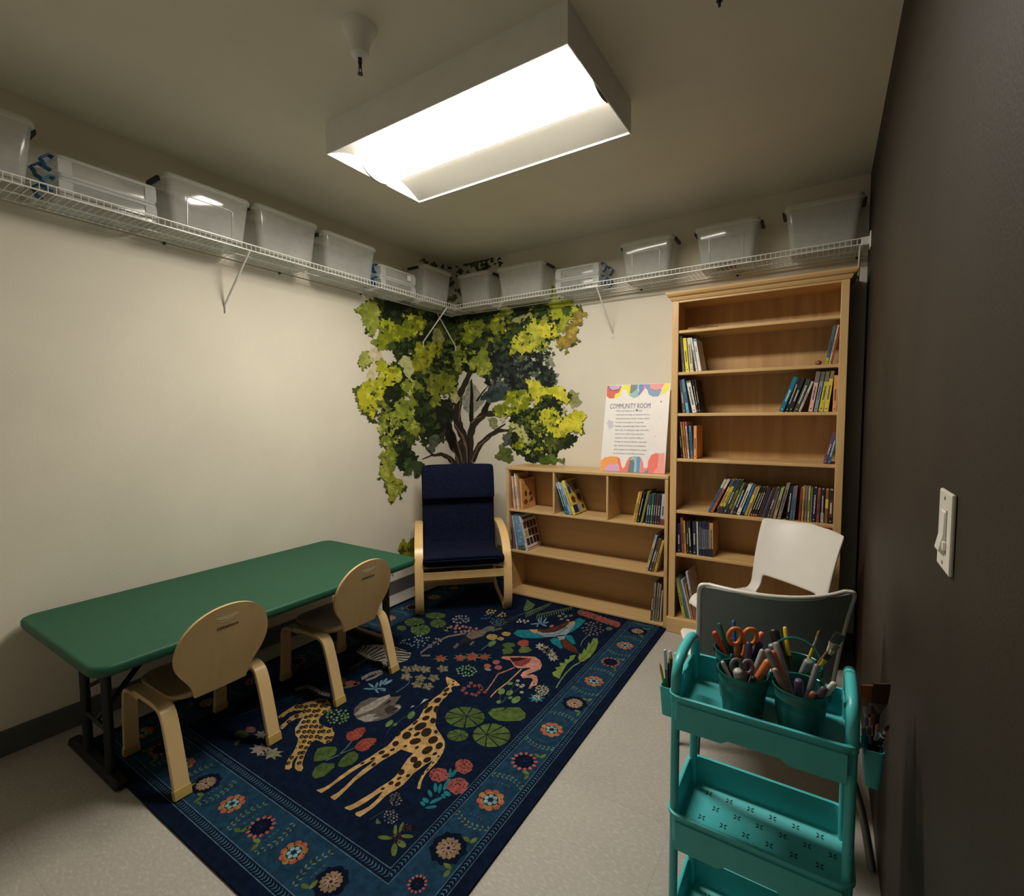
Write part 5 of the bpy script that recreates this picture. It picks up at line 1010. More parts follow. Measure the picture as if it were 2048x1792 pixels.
for p, c, l_ in (
 ([(160, 160), (440, 152), (430, 230), (410, 280), (330, 310), (300, 385), (220, 390), (155, 350)], (196, 90, 64), 1), ([(170, 165), (440, 150), (420, 210), (350, 245), (260, 250), (200, 215)], (60, 80, 96), 2), ([(190, 165), (440, 150), (400, 210), (330, 232), (260, 238), (210, 205)], (190, 150, 176), 3),
 ([(440, 160), (540, 145), (610, 140), (610, 250), (590, 340), (560, 330), (545, 250), (520, 225), (460, 225), (435, 260), (430, 330), (370, 385), (300, 388), (320, 310), (400, 280), (425, 200)], (222, 204, 60), 2),
 ([(615, 138), (735, 135), (740, 200), (700, 250), (640, 290), (600, 295)], (110, 116, 118), 2), ([(740, 195), (700, 255), (640, 290), (595, 300), (600, 340), (670, 385), (745, 360), (770, 300)], (138, 172, 160), 2), ([(735, 135), (780, 133), (775, 250), (745, 200)], (124, 176, 176), 3),
 ([(775, 133), (850, 132), (845, 200), (770, 340), (750, 345), (770, 260)], (86, 130, 166), 3), ([(850, 132), (890, 130), (870, 220), (790, 320), (780, 310), (840, 210)], (196, 120, 140), 3),
 ([(890, 130), (965, 128), (985, 200), (1040, 230), (1080, 250), (1140, 200), (1180, 230), (1140, 320), (1110, 355), (1020, 355), (950, 320), (925, 240), (880, 190)], (124, 142, 164), 2), ([(965, 128), (1230, 115), (1200, 180), (1170, 215), (1140, 200), (1070, 255), (1000, 215)], (240, 140, 130), 2), ([(1235, 115), (1318, 110), (1305, 215), (1240, 290), (1150, 335), (1180, 260)], (222, 206, 62), 2),
 ([(70, 1665), (75, 1500), (150, 1440), (280, 1420), (390, 1430), (410, 1560), (330, 1570), (260, 1540), (120, 1668)], (226, 146, 76), 1), ([(390, 1425), (440, 1460), (470, 1580), (500, 1640), (540, 1600), (570, 1510), (620, 1440), (665, 1425), (630, 1500), (580, 1690), (450, 1695), (440, 1640), (410, 1560)], (234, 112, 92), 2), ([(120, 1668), (260, 1540), (330, 1570), (400, 1570), (440, 1640), (450, 1695), (300, 1690)], (196, 152, 176), 2),
 ([(625, 1490), (690, 1480), (715, 1530), (700, 1700), (585, 1692)], (104, 116, 122), 3), ([(665, 1425), (740, 1415), (760, 1440), (750, 1700), (700, 1700), (715, 1520), (690, 1480), (640, 1480)], (142, 178, 164), 3), ([(755, 1430), (800, 1425), (820, 1500), (810, 1705), (750, 1703)], (100, 140, 172), 3), ([(790, 1425), (830, 1440), (870, 1540), (880, 1630), (960, 1620), (960, 1640), (880, 1708), (815, 1706), (825, 1520)], (238, 128, 116), 2), ([(965, 1640), (965, 1712), (885, 1708)], (96, 128, 148), 3),
 ([(965, 1712), (950, 1620), (960, 1500), (1010, 1400), (1100, 1360), (1140, 1380), (1130, 1600), (1030, 1720)], (234, 112, 94), 2), ([(1130, 1370), (1245, 1360), (1242, 1725), (1020, 1722), (1140, 1590)], (246, 148, 134), 2),
 ([(150, 815), (180, 830), (215, 765), (265, 800), (305, 790), (290, 860), (330, 870), (225, 950), (195, 870)], (186, 178, 178), 1), ([(720, 585), (745, 582), (745, 612), (728, 618)], (60, 58, 66), 1), ([(1160, 435), (1180, 430), (1178, 462), (1160, 462)], (110, 106, 112), 1), ([(1060, 1058), (1090, 1068), (1070, 1085)], (230, 150, 140), 1)): art(p, c, l_)
for k_, (A, am) in ART.items(): obj(k_, A, am, po, local=True, fixn=False)
M_LET = mat('poster_lettering', alb((84, 80, 96), .9), .6)
TM = lambda x, y, sx: Matrix.Translation((x, y, .0008)) @ Matrix.Diagonal((sx, 1, 1, 1))
text('headline', [('COMMUNITY ROOM', .0520, TM(.033, .446, .60))], M_LET, po)
LN = ["With a lean footprint, the building's", 'community room plays an important role as a', 'multi-purpose space outside of winter shelter', 'for artists and programs. To maximize', 'flexibility, adjustable-height tables roll and', 'chairs stack. An adult guest might meet with a', 'career/cancer coach or have their furry', 'companion receive care from Midcoast', 'Humane; for youth and families, supervised', 'play, creation and literacy are facilitated by', 'vacant supplies and a lending library curated', 'by our friends at Curtis Memorial Library.']
text('body_text', [(s_, .0150, TM(.083+.0005*i, .4245-.0275*i, .86)) for i, s_ in enumerate(LN)], M_LET, po)
# ================================================================== bentwood armchair, facing the room from the corner
AF = Vector((.722, -.778, RZ+.002)); AS = Vector((.733, .681, 0)).normalized(); AB = Vector((-AS.y, AS.x, 0))
ac = thing('armchair', 'bentwood armchair with navy cushion in the far corner under the painted tree', 'armchair', AF+AB*.35)
def A3(d, z, s): return AF+AB*d+AS*s+Vector((0, 0, z))
def smooth_path(pts, n=6):
    out = []
    for i in range(len(pts)-1):
        p0, p1, p2, p3 = pts[max(i-1, 0)], pts[i], pts[i+1], pts[min(i+2, len(pts)-1)]
        for j in range(n):
            t = j/n; out.append(tuple(.5*((2*p1[k])+(-p0[k]+p2[k])*t+(2*p0[k]-5*p1[k]+4*p2[k]-p3[k])*t*t+(-p0[k]+3*p1[k]-3*p2[k]+p3[k])*t**3) for k in range(len(p1))))
    return out+[tuple(pts[-1])]
armp = smooth_path([(.030, .006), (-.012, .05), (-.036, .14), (-.032, .25), (-.004, .39), (.075, .485), (.20, .540), (.38, .562), (.56, .545), (.66, .50)])
for s in (-1, 1):
    f = obj('side_frame', MB().strip(armp, lambda u, v, w: A3(u, v, w), s*.340-.060*(s > 0), s*.340+.060*(s < 0), .024), M_BENT, ac, smooth=40, bevel=.002)
    rp_ = smooth_path([(.0, .013), (.25, .012), (.46, .014), (.55, .05), (.565, .14), (.57, .30), (.575, .50)])
    obj('rear_runner', MB().strip(rp_, lambda u, v, w: A3(u, v, w), s*.310-.026*(s > 0), s*.310+.026*(s < 0), .018), M_BENT, ac, smooth=40, bevel=.002)
    obj('foot_pad', MB().box(-.024, .024, -.02, .02, 0, .008, M=Matrix.Translation(A3(.01, -.001, s*.31)) @ Matrix.Rotation(math.atan2(AS.y, AS.x), 4, 'Z')), M_BLK, f)
    for z in (.20, .30): obj('bolt', MB().lathe([(.006, -.002), (.006, .004)], 8, M=Matrix.Translation(A3(-.02, z, s*.342)) @ Matrix.Rotation(PI/2, 4, AB)), M_SCREW, f)
def bar(nm, d0, d1, z0, z1, s0, s1, m=M_BENT):
    vs = [A3(d, z, s) for z in (z0, z1) for d in (d0, d1) for s in (s0, s1)]
    return obj(nm, MB().add(vs, [(0, 2, 3, 1), (4, 5, 7, 6), (0, 1, 5, 4), (2, 6, 7, 3), (0, 4, 6, 2), (1, 3, 7, 5)]), m, ac, bevel=.002)
bar('front_rail', -.030, -.010, .256, .310, -.282, .282)
bar('rear_rail', .505, .525, .03, .068, -.285, .285)
for s in (-1, 1):
    q = smooth_path([(-.02, .345), (.12, .315), (.30, .285), (.42, .30), (.475, .40), (.50, .60), (.53, .80), (.545, .93)])
    obj('seat_frame_rail', MB().strip(q, lambda u, v, w: A3(u, v, w), s*.265-.02, s*.265+.02, .018), M_BENT, ac, smooth=40)
for k in range(5): bar('seat_slat', .04+.075*k, .075+.075*k, .318-.012*k, .326-.012*k, -.25, .25)
for k in range(4): bar('back_slat', .505+.012*k, .513+.012*k, .52+.1*k, .56+.1*k, -.25, .25)
# cushion: one padded L, pillow flap at the head
def padded(path, th, hw, n=12, edge=.5):
    """path of (d, z) centre points; th thickness; rounded side edges"""
    rings = []; N = len(path)
    for i, p in enumerate(path):
        a, c = Vector(path[max(i-1, 0)][:2]), Vector(path[min(i+1, N-1)][:2]); t = (c-a).normalized(); nn = Vector((-t.y, t.x)); e = min(1, min(i, N-1-i)/2.2); e = .55+.45*math.sin(e*PI/2)
        h = th/2*e; w = hw*(.97+.03*e); ring = []
        prof = [(-1, 0), (-.985, .62), (-.93, .95), (-.5, 1.04), (0, 1.06), (.5, 1.04), (.93, .95), (.985, .62), (1, 0), (.985, -.62), (.93, -.95), (.5, -1), (0, -1), (-.5, -1), (-.93, -.95), (-.985, -.62)]
        for s, k in prof: q = Vector(p[:2])+nn*(h*k); ring.append(A3(q.x, q.y, s*w))
        rings.append(ring)
    return MB().loft(rings)
cp = smooth_path([(-.058, .388), (-.04, .392), (.05, .385), (.20, .365), (.34, .352), (.415, .375), (.448, .46), (.462, .60), (.478, .78), (.494, .93), (.498, .965)], 4)
cu = obj('cushion', padded(cp, .085, .285), M_NAVY, ac, smooth=70, subsurf=1)
pp = smooth_path([(.405, .750), (.408, .79), (.420, .86), (.432, .92), (.446, .962), (.47, .985), (.50, .975)], 4)
obj('head_pillow', padded(pp, .062, .282), M_NAVY, cu, smooth=70, subsurf=1)
obj('front_piping', MB().tube([A3(-.094, .408, s) for s in [-.27+.54*k/10 for k in range(11)]], .004, 6), M_NAVY, cu)

# ================================================================== green folding table
GT = thing('folding_table', 'long low green folding table along the plain wall', 'table', (.446, -2.13, 0))
TX0, TX1, TY0, TY1, TZ = .030, .862, -2.890, -1.370, .577
b = MB()
def tr(i, z, r=.06): return [Vector((x, y, z)) for x, y in rrect(TX0+i, TX1-i, TY0+i, TY1-i, r, 6)]
b.loft([tr(.012, TZ-.040, .05), tr(.002, TZ-.034), tr(0, TZ-.026), tr(0, TZ-.010), tr(.003, TZ-.003), tr(.010, TZ, .052), tr(.018, TZ-.0012, .045)])
obj('tabletop', b, M_GREEN, GT, smooth=50)
obj('underframe', MB().box(TX0+.06, TX0+.085, TY0+.06, TY1-.06, TZ-.062, TZ-.039).box(TX1-.085, TX1-.06, TY0+.06, TY1-.06, TZ-.062, TZ-.039), M_BLK, GT, bevel=.002)
M_BLKLIT = mat('lit_black_steel_leg', (.075, .045, .025), .45)  # the same black steel, its lit brown look put into the colour
for yl, sg, m in ((-2.765, 1, M_BLK), (-1.405, -1, M_BLKLIT)):
    lg = MB(); base = RZ if sg < 0 else 0
    xs = (.325, .555) if sg > 0 else (.280, .612)
    for x in xs: lg.tube([(x, yl, base+.035), (x, yl, TZ-.045)], .0165 if sg > 0 else .022, 10)
    L = obj('leg', lg, m, GT, smooth=50)
    obj('foot_bar', MB().box(.155, .655, yl-.024, yl+.024, base+.001, base+.040), m, L, bevel=.014)
    g = MB()
    for z in (.20, .40): g.tube([(xs[0], yl, z), (xs[1], yl, z)], .010, 8)
    obj('cross_tube', g, m, L, smooth=50)
    g = MB().tube([(.445, yl, .21), (.445, yl+sg*.30, TZ-.05)], .010, 8).tube([(xs[0], yl, .30), (.445, yl+sg*.16, .39), (xs[1], yl, .30)], .008, 8)
    obj('diagonal_strut', g, m, L, smooth=50)

# ================================================================== two wooden children's chairs
def kid_chair():
    t = thing('kid_chair', 'birch child chair at the near end of the green table', 'chair', (.672, -2.485, RZ+.0008), group=None)
    hy = .178
    for s in (-1, 1):
        y0, y1 = s*hy-.027, s*hy+.027
        rear = smooth_path([(.222, .006), (.196, .10), (.168, .20), (.140, .278), (.112, .305), (.06, .313), (-.03, .313), (-.10, .312)], 5)
        front = smooth_path([(-.222, .006), (-.216, .10), (-.208, .22), (-.200, .270), (-.178, .293), (-.13, .301), (-.06, .301)], 5)
        for pth in (rear, front):
            g = obj('leg', MB().strip(pth, lambda u, v, w: Vector((u, w, v)), y0, y1, .019 if pth is rear else .017), M_BIRCH, t, smooth=40, bevel=.003, local=True)
            i = 3; e = [pth[0], pth[1], pth[2]]
            obj('foot_cap', MB().strip([(pth[0][0]+(.001 if pth is rear else -.001), .0), pth[1], pth[2]], lambda u, v, w: Vector((u, w, v)), y0-.0025, y1+.0025, .0235), mat('amber_rubber_cap', alb((164, 136, 74), .8), .5), g, local=True, bevel=.003)
    # dished seat
    b = MB(); N = 18; rings = []
    out = rrect(-.185, .155, -.165, .165, .075, 5)
    def seat_ring(s, z, dish): return [Vector((x*s, y*s, z-dish)) for x, y in out]
    b.loft([seat_ring(.985, .320, 0), seat_ring(1, .325, 0), seat_ring(1, .333, 0), seat_ring(.985, .3365, 0), seat_ring(.86, .3345, .002), seat_ring(.6, .333, .006), seat_ring(.3, .332, .008), seat_ring(.05, .332, .009)])
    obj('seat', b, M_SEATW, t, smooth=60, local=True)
    # rounded back panel: outline in (y, h), bent into a shallow curve and leaning back
    oy = [(-.098, 0), (-.104, .03), (-.125, .07), (-.152, .11), (-.171, .15), (-.177, .19), (-.172, .23), (-.155, .275), (-.126, .312), (-.098, .333), (-.066, .3475), (-.034, .3555), (-.006, .358)]
    oy = smooth_path(oy, 5)
    def bk(y, h, w): return Vector((.158+h*.235+w-.35*y*y, y, .318+h*.985))
    # the panel as a grid of strips so that the curve is smooth
    rows = 30; rings = []
    def halfw(h):
        for (y0, h0), (y1, h1) in zip(oy, oy[1:]):
            if h0 <= h <= h1: return -(y0+(y1-y0)*(h-h0)/(h1-h0))
        return .006
    hs = [.358*math.sin(PI/2*k/rows) for k in range(rows+1)]
    for h in hs:
        hwid = max(halfw(h), .004); cols = [-1+2*k/12 for k in range(13)]
        rings.append([bk(c*hwid, h, 0) for c in cols]+[bk(c*hwid, h, .014) for c in reversed(cols)])
    k = obj('backrest', MB().loft(rings), M_BIRCH, t, smooth=50, local=True, bevel=.003)
    def on_back(y, h, w=.0145): return bk(y, h, w)
    sl = [(-.048, .312), (-.030, .302), (0, .298), (.030, .302), (.048, .312), (.034, .317), (0, .316), (-.034, .317)]
    sl2 = [(-.046, .303), (-.028, .293), (0, .289), (.028, .293), (.046, .303), (.030, .2985), (0, .2945), (-.030, .2985)]
    M_SLOT = mat('handle_slot_edge', (.88, .76, .52), .5); M_SLOTD = mat('handle_slot_shade', (.40, .28, .14), .6)
    b = MB(); b.add([on_back(y, h, .0150) for y, h in sl], [tuple(range(len(sl)))], 1); b.add([on_back(y, h, .0148) for y, h in sl2], [tuple(range(len(sl2)))], 1)
    obj('handle_slot', b, [M_SLOTD, M_SLOT], k, local=True)
    X = Vector((0, 1, 0)); Y = Vector((.235, 0, .985)).normalized(); Z = X.cross(Y)
    o_ = on_back(0, .262, .0154)
    cu_ = text('maker_lettering', [('Lakeshore', .0195, Matrix(((X.x, Y.x, Z.x, o_.x), (X.y, Y.y, Z.y, o_.y), (X.z, Y.z, Z.z, o_.z), (0, 0, 0, 1))))], M_INK, t, align='CENTER', shear=.2, bold=.0004)
    return t
kc = kid_chair()
dup(kc, (.680, -1.798, RZ+.0008), .0, 'birch child chair at the far end of the green table, nearest the armchair')

# ================================================================== two white shell chairs
def shell_chair(label, loc, rz, shaded_back):
    t = thing('shell_chair', label, 'chair', loc, rz)
    # local: seat front towards +y, back at y = 0 .. -0.1
    prof = smooth_path([(.445, .425), (.43, .444), (.36, .455), (.22, .448), (.09, .440), (.035, .447), (.005, .478), (-.006, .53), (-.022, .62), (-.050, .73), (-.078, .812), (-.084, .826)], 5)
    nu = 20; g = []; L = len(prof)
    for i, (y, z) in enumerate(prof):
        t_ = max(0, min(1, (z-.47)/.34)) if y < .05 else 0
        hw = .225 if y > .05 else (.218+.018*t_)
        if i > L-7: hw -= .030*(1-math.sqrt(max(0, 1-((i-(L-7))/6)**2)))
        if y > .36: hw = .225-.03*((y-.36)/.085)**2
        row = []
        for j in range(nu+1):
            u = -1+2*j/nu; k = t_; cr = (1-u*u)
            yy = y-.085*k*cr+ (.0 if k else 0); zz = z-.012*(1-k)*cr*(1 if y > .03 else 0)
            row.append(Vector((u*hw, yy, zz)))
        g.append(row)
    gap = lambda i, j: prof[i][0] < .045 and prof[i][1] < .520 and 3 <= j < nu-3 and prof[min(i+1, L-1)][1] < .535
    def surf(rows0, rows1, flip=False):
        vs, fs = [], []; idx = {}
        for i in range(rows0, rows1+1):
            for j in range(nu+1): idx[i, j] = len(vs); vs.append(g[i][j])
        for i in range(rows0, rows1):
            for j in range(nu):
                if not gap(i, j): fs.append((idx[i, j], idx[i, j+1], idx[i+1, j+1], idx[i+1, j]))
        return MB().add(vs, fs)
    ib = next(i for i, p in enumerate(prof) if p[0] < .06)
    for nm, r0, r1 in (('seat', 0, ib), ('backrest', ib, L-1)):
        o = obj(nm, surf(r0, r1), [M_SHELLSHADE, M_SHELLW] if nm == 'backrest' and shaded_back else [M_SHELLW], t, smooth=60, local=True, fixn=False)
        s = o.modifiers.new('thickness', 'SOLIDIFY'); s.thickness = .014; s.offset = -1
        if nm == 'backrest' and shaded_back: s.material_offset = 1; s.material_offset_rim = 1
        b = o.modifiers.new('smooth_surface', 'SUBSURF'); b.levels = 1; b.render_levels = 1
    if shaded_back:
        e = [g[i][0] for i in range(ib+6, L)]+[g[L-1][j] for j in range(1, nu)]+[g[i][nu] for i in range(L-1, ib+5, -1)]
        obj('edge_trim', MB().tube([p+Vector((0, .004, 0)) for p in e], .0085, 8), M_SHELLW, t, smooth=60, local=True, fixn=False)
    for s in (-1, 1):
        for ya, yb, xb in ((.34, .31, .245), (.10, -.20 if shaded_back else .03, .255 if shaded_back else .215)):
            obj('leg', MB().tube(smooth_path([(s*.10, ya, .425), (s*.16, ya, .424), (s*.185, ya, .40), (s*(xb-.01), (ya+yb*2)/3, .20), (s*xb, yb, .004)], 4), .0115, 10), M_LEGG, t, smooth=50, local=True)
    obj('seat_frame', MB().tube([(-.12, .06, .420), (-.12, .38, .425)], .010, 8).tube([(.12, .06, .420), (.12, .38, .425)], .010, 8), M_LEGG, t, smooth=50, local=True)
    return t
# front chair: back towards the camera
f_ = Vector((-.385, .923)); shell_chair('white shell chair turned away, its shaded back behind the turquoise cart', (2.690, -1.582, 0), math.atan2(-f_.x, f_.y), True)
f_ = Vector((-.605, -.797)); shell_chair('white shell chair facing the room, its back to the tall bookcase', (2.702, -.627, 0), math.atan2(-f_.x, f_.y), False)
# ================================================================== turquoise three-tier cart
CX0, CX1, CY0, CY1 = 2.541, 2.921, -2.282, -2.032
ct = thing('utility_cart', 'turquoise three-tier rolling cart full of art supplies by the dark wall', 'cart', ((CX0+CX1)/2, (CY0+CY1)/2, 0))
def tray(z0, z1, apron):
    def r(i, z, rad=.030): return [Vector((x, y, z)) for x, y in rrect(CX0+i, CX1-i, CY0+i, CY1-i, rad, 5)]
    b = MB().loft([r(.008, z0), r(.002, z0+.004), r(.001, z1-.008), r(-.003, z1-.005), r(-.003, z1+.001), r(.002, z1+.003), r(.006, z1+.001), r(.0065, z1-.006), r(.009, z0+.008), r(.014, z0+.004)])
    o = obj('tray', b, M_TEAL, ct, smooth=45)
    if apron:
        xm = (CX0+CX1)/2; zb = z0-apron
        q = [(CX0+.020, z1-.016), (CX0+.020, zb), (xm-.070, zb), (xm-.055, zb+.010), (xm+.050, zb+.010), (xm+.065, zb), (CX1-.020, zb), (CX1-.020, z1-.016)]
        obj('front_panel', MB().prism(q, lambda u, v, w: Vector((u, w, v)), CY0-.0035, CY0+.003), M_TEAL, o, bevel=.0012)
        obj('back_panel', MB().prism(q, lambda u, v, w: Vector((u, w, v)), CY1-.003, CY1+.0035), M_TEAL, o, bevel=.0012)
    return o
t1 = tray(.655, .722, .012); t2 = tray(.348, .424, .010); t3 = tray(.045, .122, 0)
for k, (tt, zf) in enumerate(((t2, .3524), (t3, .0494))):
    h = MB()
    for row, y in enumerate((CY1-.040, CY1-.088, CY0+.115, CY0+.070)):
        for i in range(7):
            x = CX0+.060+i*.052+(.026 if row % 2 else 0)
            if x > CX1-.03: continue
            for a in range(4):
                an = PI/4+a*PI/2; c_ = (x+.0066*math.cos(an), y+.0066*math.sin(an))
                h.poly([Vector((c_[0]+.0044*math.cos(t)*math.cos(an)-.0021*math.sin(t)*math.sin(an), c_[1]+.0044*math.cos(t)*math.sin(an)+.0021*math.sin(t)*math.cos(an), zf)) for t in [2*PI*j/8 for j in range(8)]])
    obj('punched_flowers', h, M_HOLE, tt, fixn=False)
for x in (CX0+.013, CX1-.013):
    for y in (CY0+.020, CY1-.020): obj('post', MB().tube([(x, y, .035), (x, y, .735)], .0105, 12), M_TEAL, ct, smooth=50)
    q = [(CY0+.020, .705), (CY0+.020, .745), (CY0+.026, .770), (CY0+.044, .788), (CY0+.075, .797), ((CY0+CY1)/2, .800), (CY1-.075, .797), (CY1-.044, .788), (CY1-.026, .770), (CY1-.020, .745), (CY1-.020, .705)]
    h = obj('handle', MB().tube([(x, y, z) for y, z in smooth_path(q, 4)], .0125, 12), M_TEAL, ct, smooth=50)
    s = 1 if x < 2.7 else -1
    obj('handle_bracket', MB().box(x+s*.004, x+s*.010, -2.20, -2.115, .720, .752).box(x+s*.010, x+s*.014, -2.185, -2.13, .752, .766), M_TEAL, h, bevel=.002)
for x in (CX0+.02, CX1-.02):
    for y in (CY0+.025, CY1-.025):
        w = obj('caster', MB().lathe([(.0, -.009), (.019, -.009), (.020, -.004), (.020, .004), (.019, .009), (0, .009)], 16, M=Matrix.Translation((x, y, .0205)) @ Matrix.Rotation(PI/2, 4, 'Y')), M_BLK, ct, smooth=40)
        obj('caster_fork', MB().box(x-.013, x+.013, y-.008, y+.008, .036, .044), M_LEGG, w)

# hanging cups on both ends
def cup(label, x0, x1, y0, y1, z0, z1):
    t = thing('hanging_cup', label, 'cup', ((x0+x1)/2, (y0+y1)/2, z0))
    def r(i, z, rad=.008): return [Vector((x, y, z)) for x, y in rrect(x0+i, x1-i, y0+i, y1-i, rad, 3)]
    obj('body', MB().loft([r(.005, z0), r(0, z1-.002), r(0, z1), r(.0022, z1), r(.0065, z0+.003)]), M_TEAL, t, smooth=40)
    h = (x1-.001 if x0 < 2.6 else x0+.001); s = 1 if x0 < 2.6 else -1
    obj('hook', MB().box(min(h, h+s*.012), max(h, h+s*.012), (y0+y1)/2-.012, (y0+y1)/2+.012, z1-.018, z1-.002), M_TEAL, t, bevel=.002)
cup('small turquoise cup of pencils hanging on the bookcase side of the cart', 2.496, 2.535, -2.200, -2.120, .612, .690)
cup('small turquoise cup of brushes hanging on the dark wall side of the cart', 2.931, 2.968, -2.205, -2.118, .600, .684)

# pails
PR0, PR1, PZ0, PZ1 = .041, .0555, .6602, .790
def pail(label, x, y, bail):
    t = thing('pail', label, 'pail', (x, y, PZ0))
    H_ = PZ1-PZ0
    b = MB().lathe([(PR0-.002, 0), (PR0, .003), (PR0+.011*.5, H_*.5), (PR1-.0025, H_*.80), (PR1-.0012, H_*.815), (PR1-.0020, H_*.83), (PR1-.0012, H_*.86), (PR1-.0018, H_*.875), (PR1, H_-.003), (PR1+.0018, H_-.001), (PR1+.0012, H_+.0015), (PR1-.001, H_), (PR1-.003, H_*.8), (PR0-.0015, .004)], 32)
    obj('bucket', b, M_TEALD, t, smooth=40, local=True)
    for s in (-1, 1): obj('bail_ear', MB().box(-.007, .007, -.0015, .0015, -.008, .010, M=Matrix.Translation((s*(PR1+.001), 0, H_-.012)) @ Matrix.Rotation(PI/2, 4, 'Z')), M_TEALD, t, local=True, bevel=.001)
    pts = []
    for k in range(17):
        a = PI*k/16; r = PR1+.003; u = r*math.cos(a); v = r*math.sin(a)*1.15; pts.append((u, v*math.cos(bail), H_-.012+v*math.sin(bail)))
    obj('wire_bail', MB().tube(pts, .0013 if bail < 1 else .0026, 6), M_TEALD, t, smooth=60, local=True)
    return (x, y)
PFL = pail('turquoise pail at the front of the cart tray, nearest the pencil cup', 2.695, -2.203, .05)
PFR = pail('turquoise pail at the front of the cart tray, nearest the dark wall', 2.813, -2.208, .10)
PBL = pail('turquoise pail behind, holding the large orange-handled scissors', 2.668, -2.093, .05)
PBR = pail('turquoise pail behind, holding yellow brushes, its wire handle standing up', 2.798, -2.094, 1.15)

# ------------------------------------------------------------------ tools standing in the pails and cups
def axis_thing(name, label, cat, p0, p1, group):
    a, b_ = Vector(p0), Vector(p1); d = b_-a; q = Vector((0, 0, 1)).rotation_difference(d.normalized())
    t = bpy.data.objects.new(name, None); C.objects.link(t); t.location = a; t.rotation_mode = 'QUATERNION'; t.rotation_quaternion = q; tag(t, label, cat, group)
    return t, d.length
def cm(c, k=1.05, rough=.4): return mat('tool_%d_%d_%d' % c, alb(c, k), rough, noise=.05)
def pencil(label, p0, p1, col, grp):
    t, L = axis_thing('pencil', label, 'pencil', p0, p1, grp)
    obj('shaft', MB().lathe([(.0036, 0), (.0036, L-.016)], 6), cm(col), t, local=True)
    obj('sharpened_tip', MB().lathe([(.0036, L-.016), (.0012, L-.004), (.0004, L)], 6), cm((190, 150, 100)), t, local=True)
def marker(label, p0, p1, col, cap, grp, r=.0065):
    t, L = axis_thing('marker', label, 'marker', p0, p1, grp)
    obj('barrel', MB().lathe([(r*.9, 0), (r, .004), (r, L*.66)], 12), cm(col), t, local=True, smooth=50)
    obj('cap', MB().lathe([(r*1.1, L*.66), (r*1.1, L-.006), (r*.85, L-.001), (r*.5, L)], 12), cm(cap), t, local=True, smooth=50)
def brush(label, p0, p1, col, fer, hair, grp, w=.010, flat=True, rz=0):
    t, L = axis_thing('paintbrush', label, 'paintbrush', p0, p1, grp); M = Matrix.Rotation(rz, 4, 'Z'); f = .28 if flat else 1
    def ring(rx, z, e): return [M @ Vector((rx*math.cos(2*PI*k/12), rx*e*math.sin(2*PI*k/12), z)) for k in range(12)]
    hl = min(.045, max(.018, w*2.2)); z2 = L-hl; z1 = z2-.024
    obj('handle', MB().loft([ring(.0018, 0, 1), ring(.0035, L*.25, 1), ring(.0045, L*.5, 1), ring(.0036, z1, 1)]), cm(col), t, local=True, smooth=50)
    obj('ferrule', MB().loft([ring(.0040, z1, 1), ring(w*.62, z1+.014, .6 if flat else 1), ring(w*.95, z2, f)]), cm(fer, .75, .25), t, local=True, smooth=50)
    obj('bristles', MB().loft([ring(w*.92, z2, f), ring(w*1.02, L-hl*.3, f), ring(w*(.95 if flat else .2), L, f*.5 if flat else 1)]), cm(hair, .75, .9), t, local=True, smooth=50)
def scissors(label, base, top, col, grp, loop=.024):
    t, L = axis_thing('scissors', label, 'scissors', base, top, grp); M = Matrix.Rotation(YAW, 4, 'Z')
    for s in (-1, 1):
        obj('blade', MB().prism([(s*.002, 0), (s*.010, .03), (s*.009, L-.075), (s*-.003, L-.07)], lambda u, v, w: M @ Vector((u, w, v)), s*.0004, s*.0016), cm((150, 150, 146), .8, .25), t, local=True)
        cx, cz = s*loop*.93, L-loop*1.1; pts = [(cx+loop*.80*math.cos(2*PI*k/20), cz+loop*1.02*math.sin(2*PI*k/20)) for k in range(20)]
        h = MB().tube([M @ Vector((x, 0, z)) for x, z in pts], loop*.27, 8, loop=True)
        h.tube([M @ Vector((s*.004, 0, L-.085)), M @ Vector((s*.010, 0, L-.062)), M @ Vector((s*loop*.55, 0, L-loop*2.05))], [loop*.27, loop*.34, loop*.30], 8)
        obj('handle', h, cm(col), t, local=True, smooth=60)
rn = random.Random(21)
def inpail(P, ang, up, lean=.040):
    """base on the pail floor, tip above the rim on the side given by ang"""
    ca, sa = math.cos(ang), math.sin(ang); b0 = Vector((P[0]-ca*.018, P[1]-sa*.018, PZ0+.005)); r = Vector((P[0]+ca*lean, P[1]+sa*lean, PZ1))
    d = (r-b0).normalized(); return b0, r+d*up
G = 'art supplies in the pails'
scissors('large orange-handled scissors standing in a back pail', (PBL[0]+.004, PBL[1]-.030, PZ0+.01), (PBL[0]+.016, PBL[1]-.036, PZ1+.072), (214, 118, 52), G, .0205)
marker('red marker beside the orange scissors in a back pail', *inpail(PBL, 3.5, .045), (176, 76, 56), (190, 84, 64), G)
marker('green pen rising at the outer edge of the scissors pail', *inpail(PBL, 2.6, .050), (30, 84, 64), (36, 96, 72), G, .005)
marker('thin blue pen behind the orange scissors', *inpail(PBL, 1.9, .055), (40, 66, 120), (46, 76, 130), G, .0045)
marker('pink-capped marker seen through the scissor handle', *inpail(PBL, .5, .050), (150, 70, 60), (226, 130, 110), G)
marker('dark purple marker between the scissors and the wire handle', *inpail(PBL, -.3, .040), (50, 42, 70), (54, 46, 76), G)
marker('black marker leaning out towards the middle pails', *inpail(PBL, .05, .030), (26, 26, 40), (30, 34, 60), G, .008)
scissors('grey-handled scissors in the front pail, handles just above the rim', (PFL[0]-.010, PFL[1]-.005, PZ0+.005), (PFL[0]-.004, PFL[1]+.012, PZ1+.020), (120, 114, 104), G, .015)
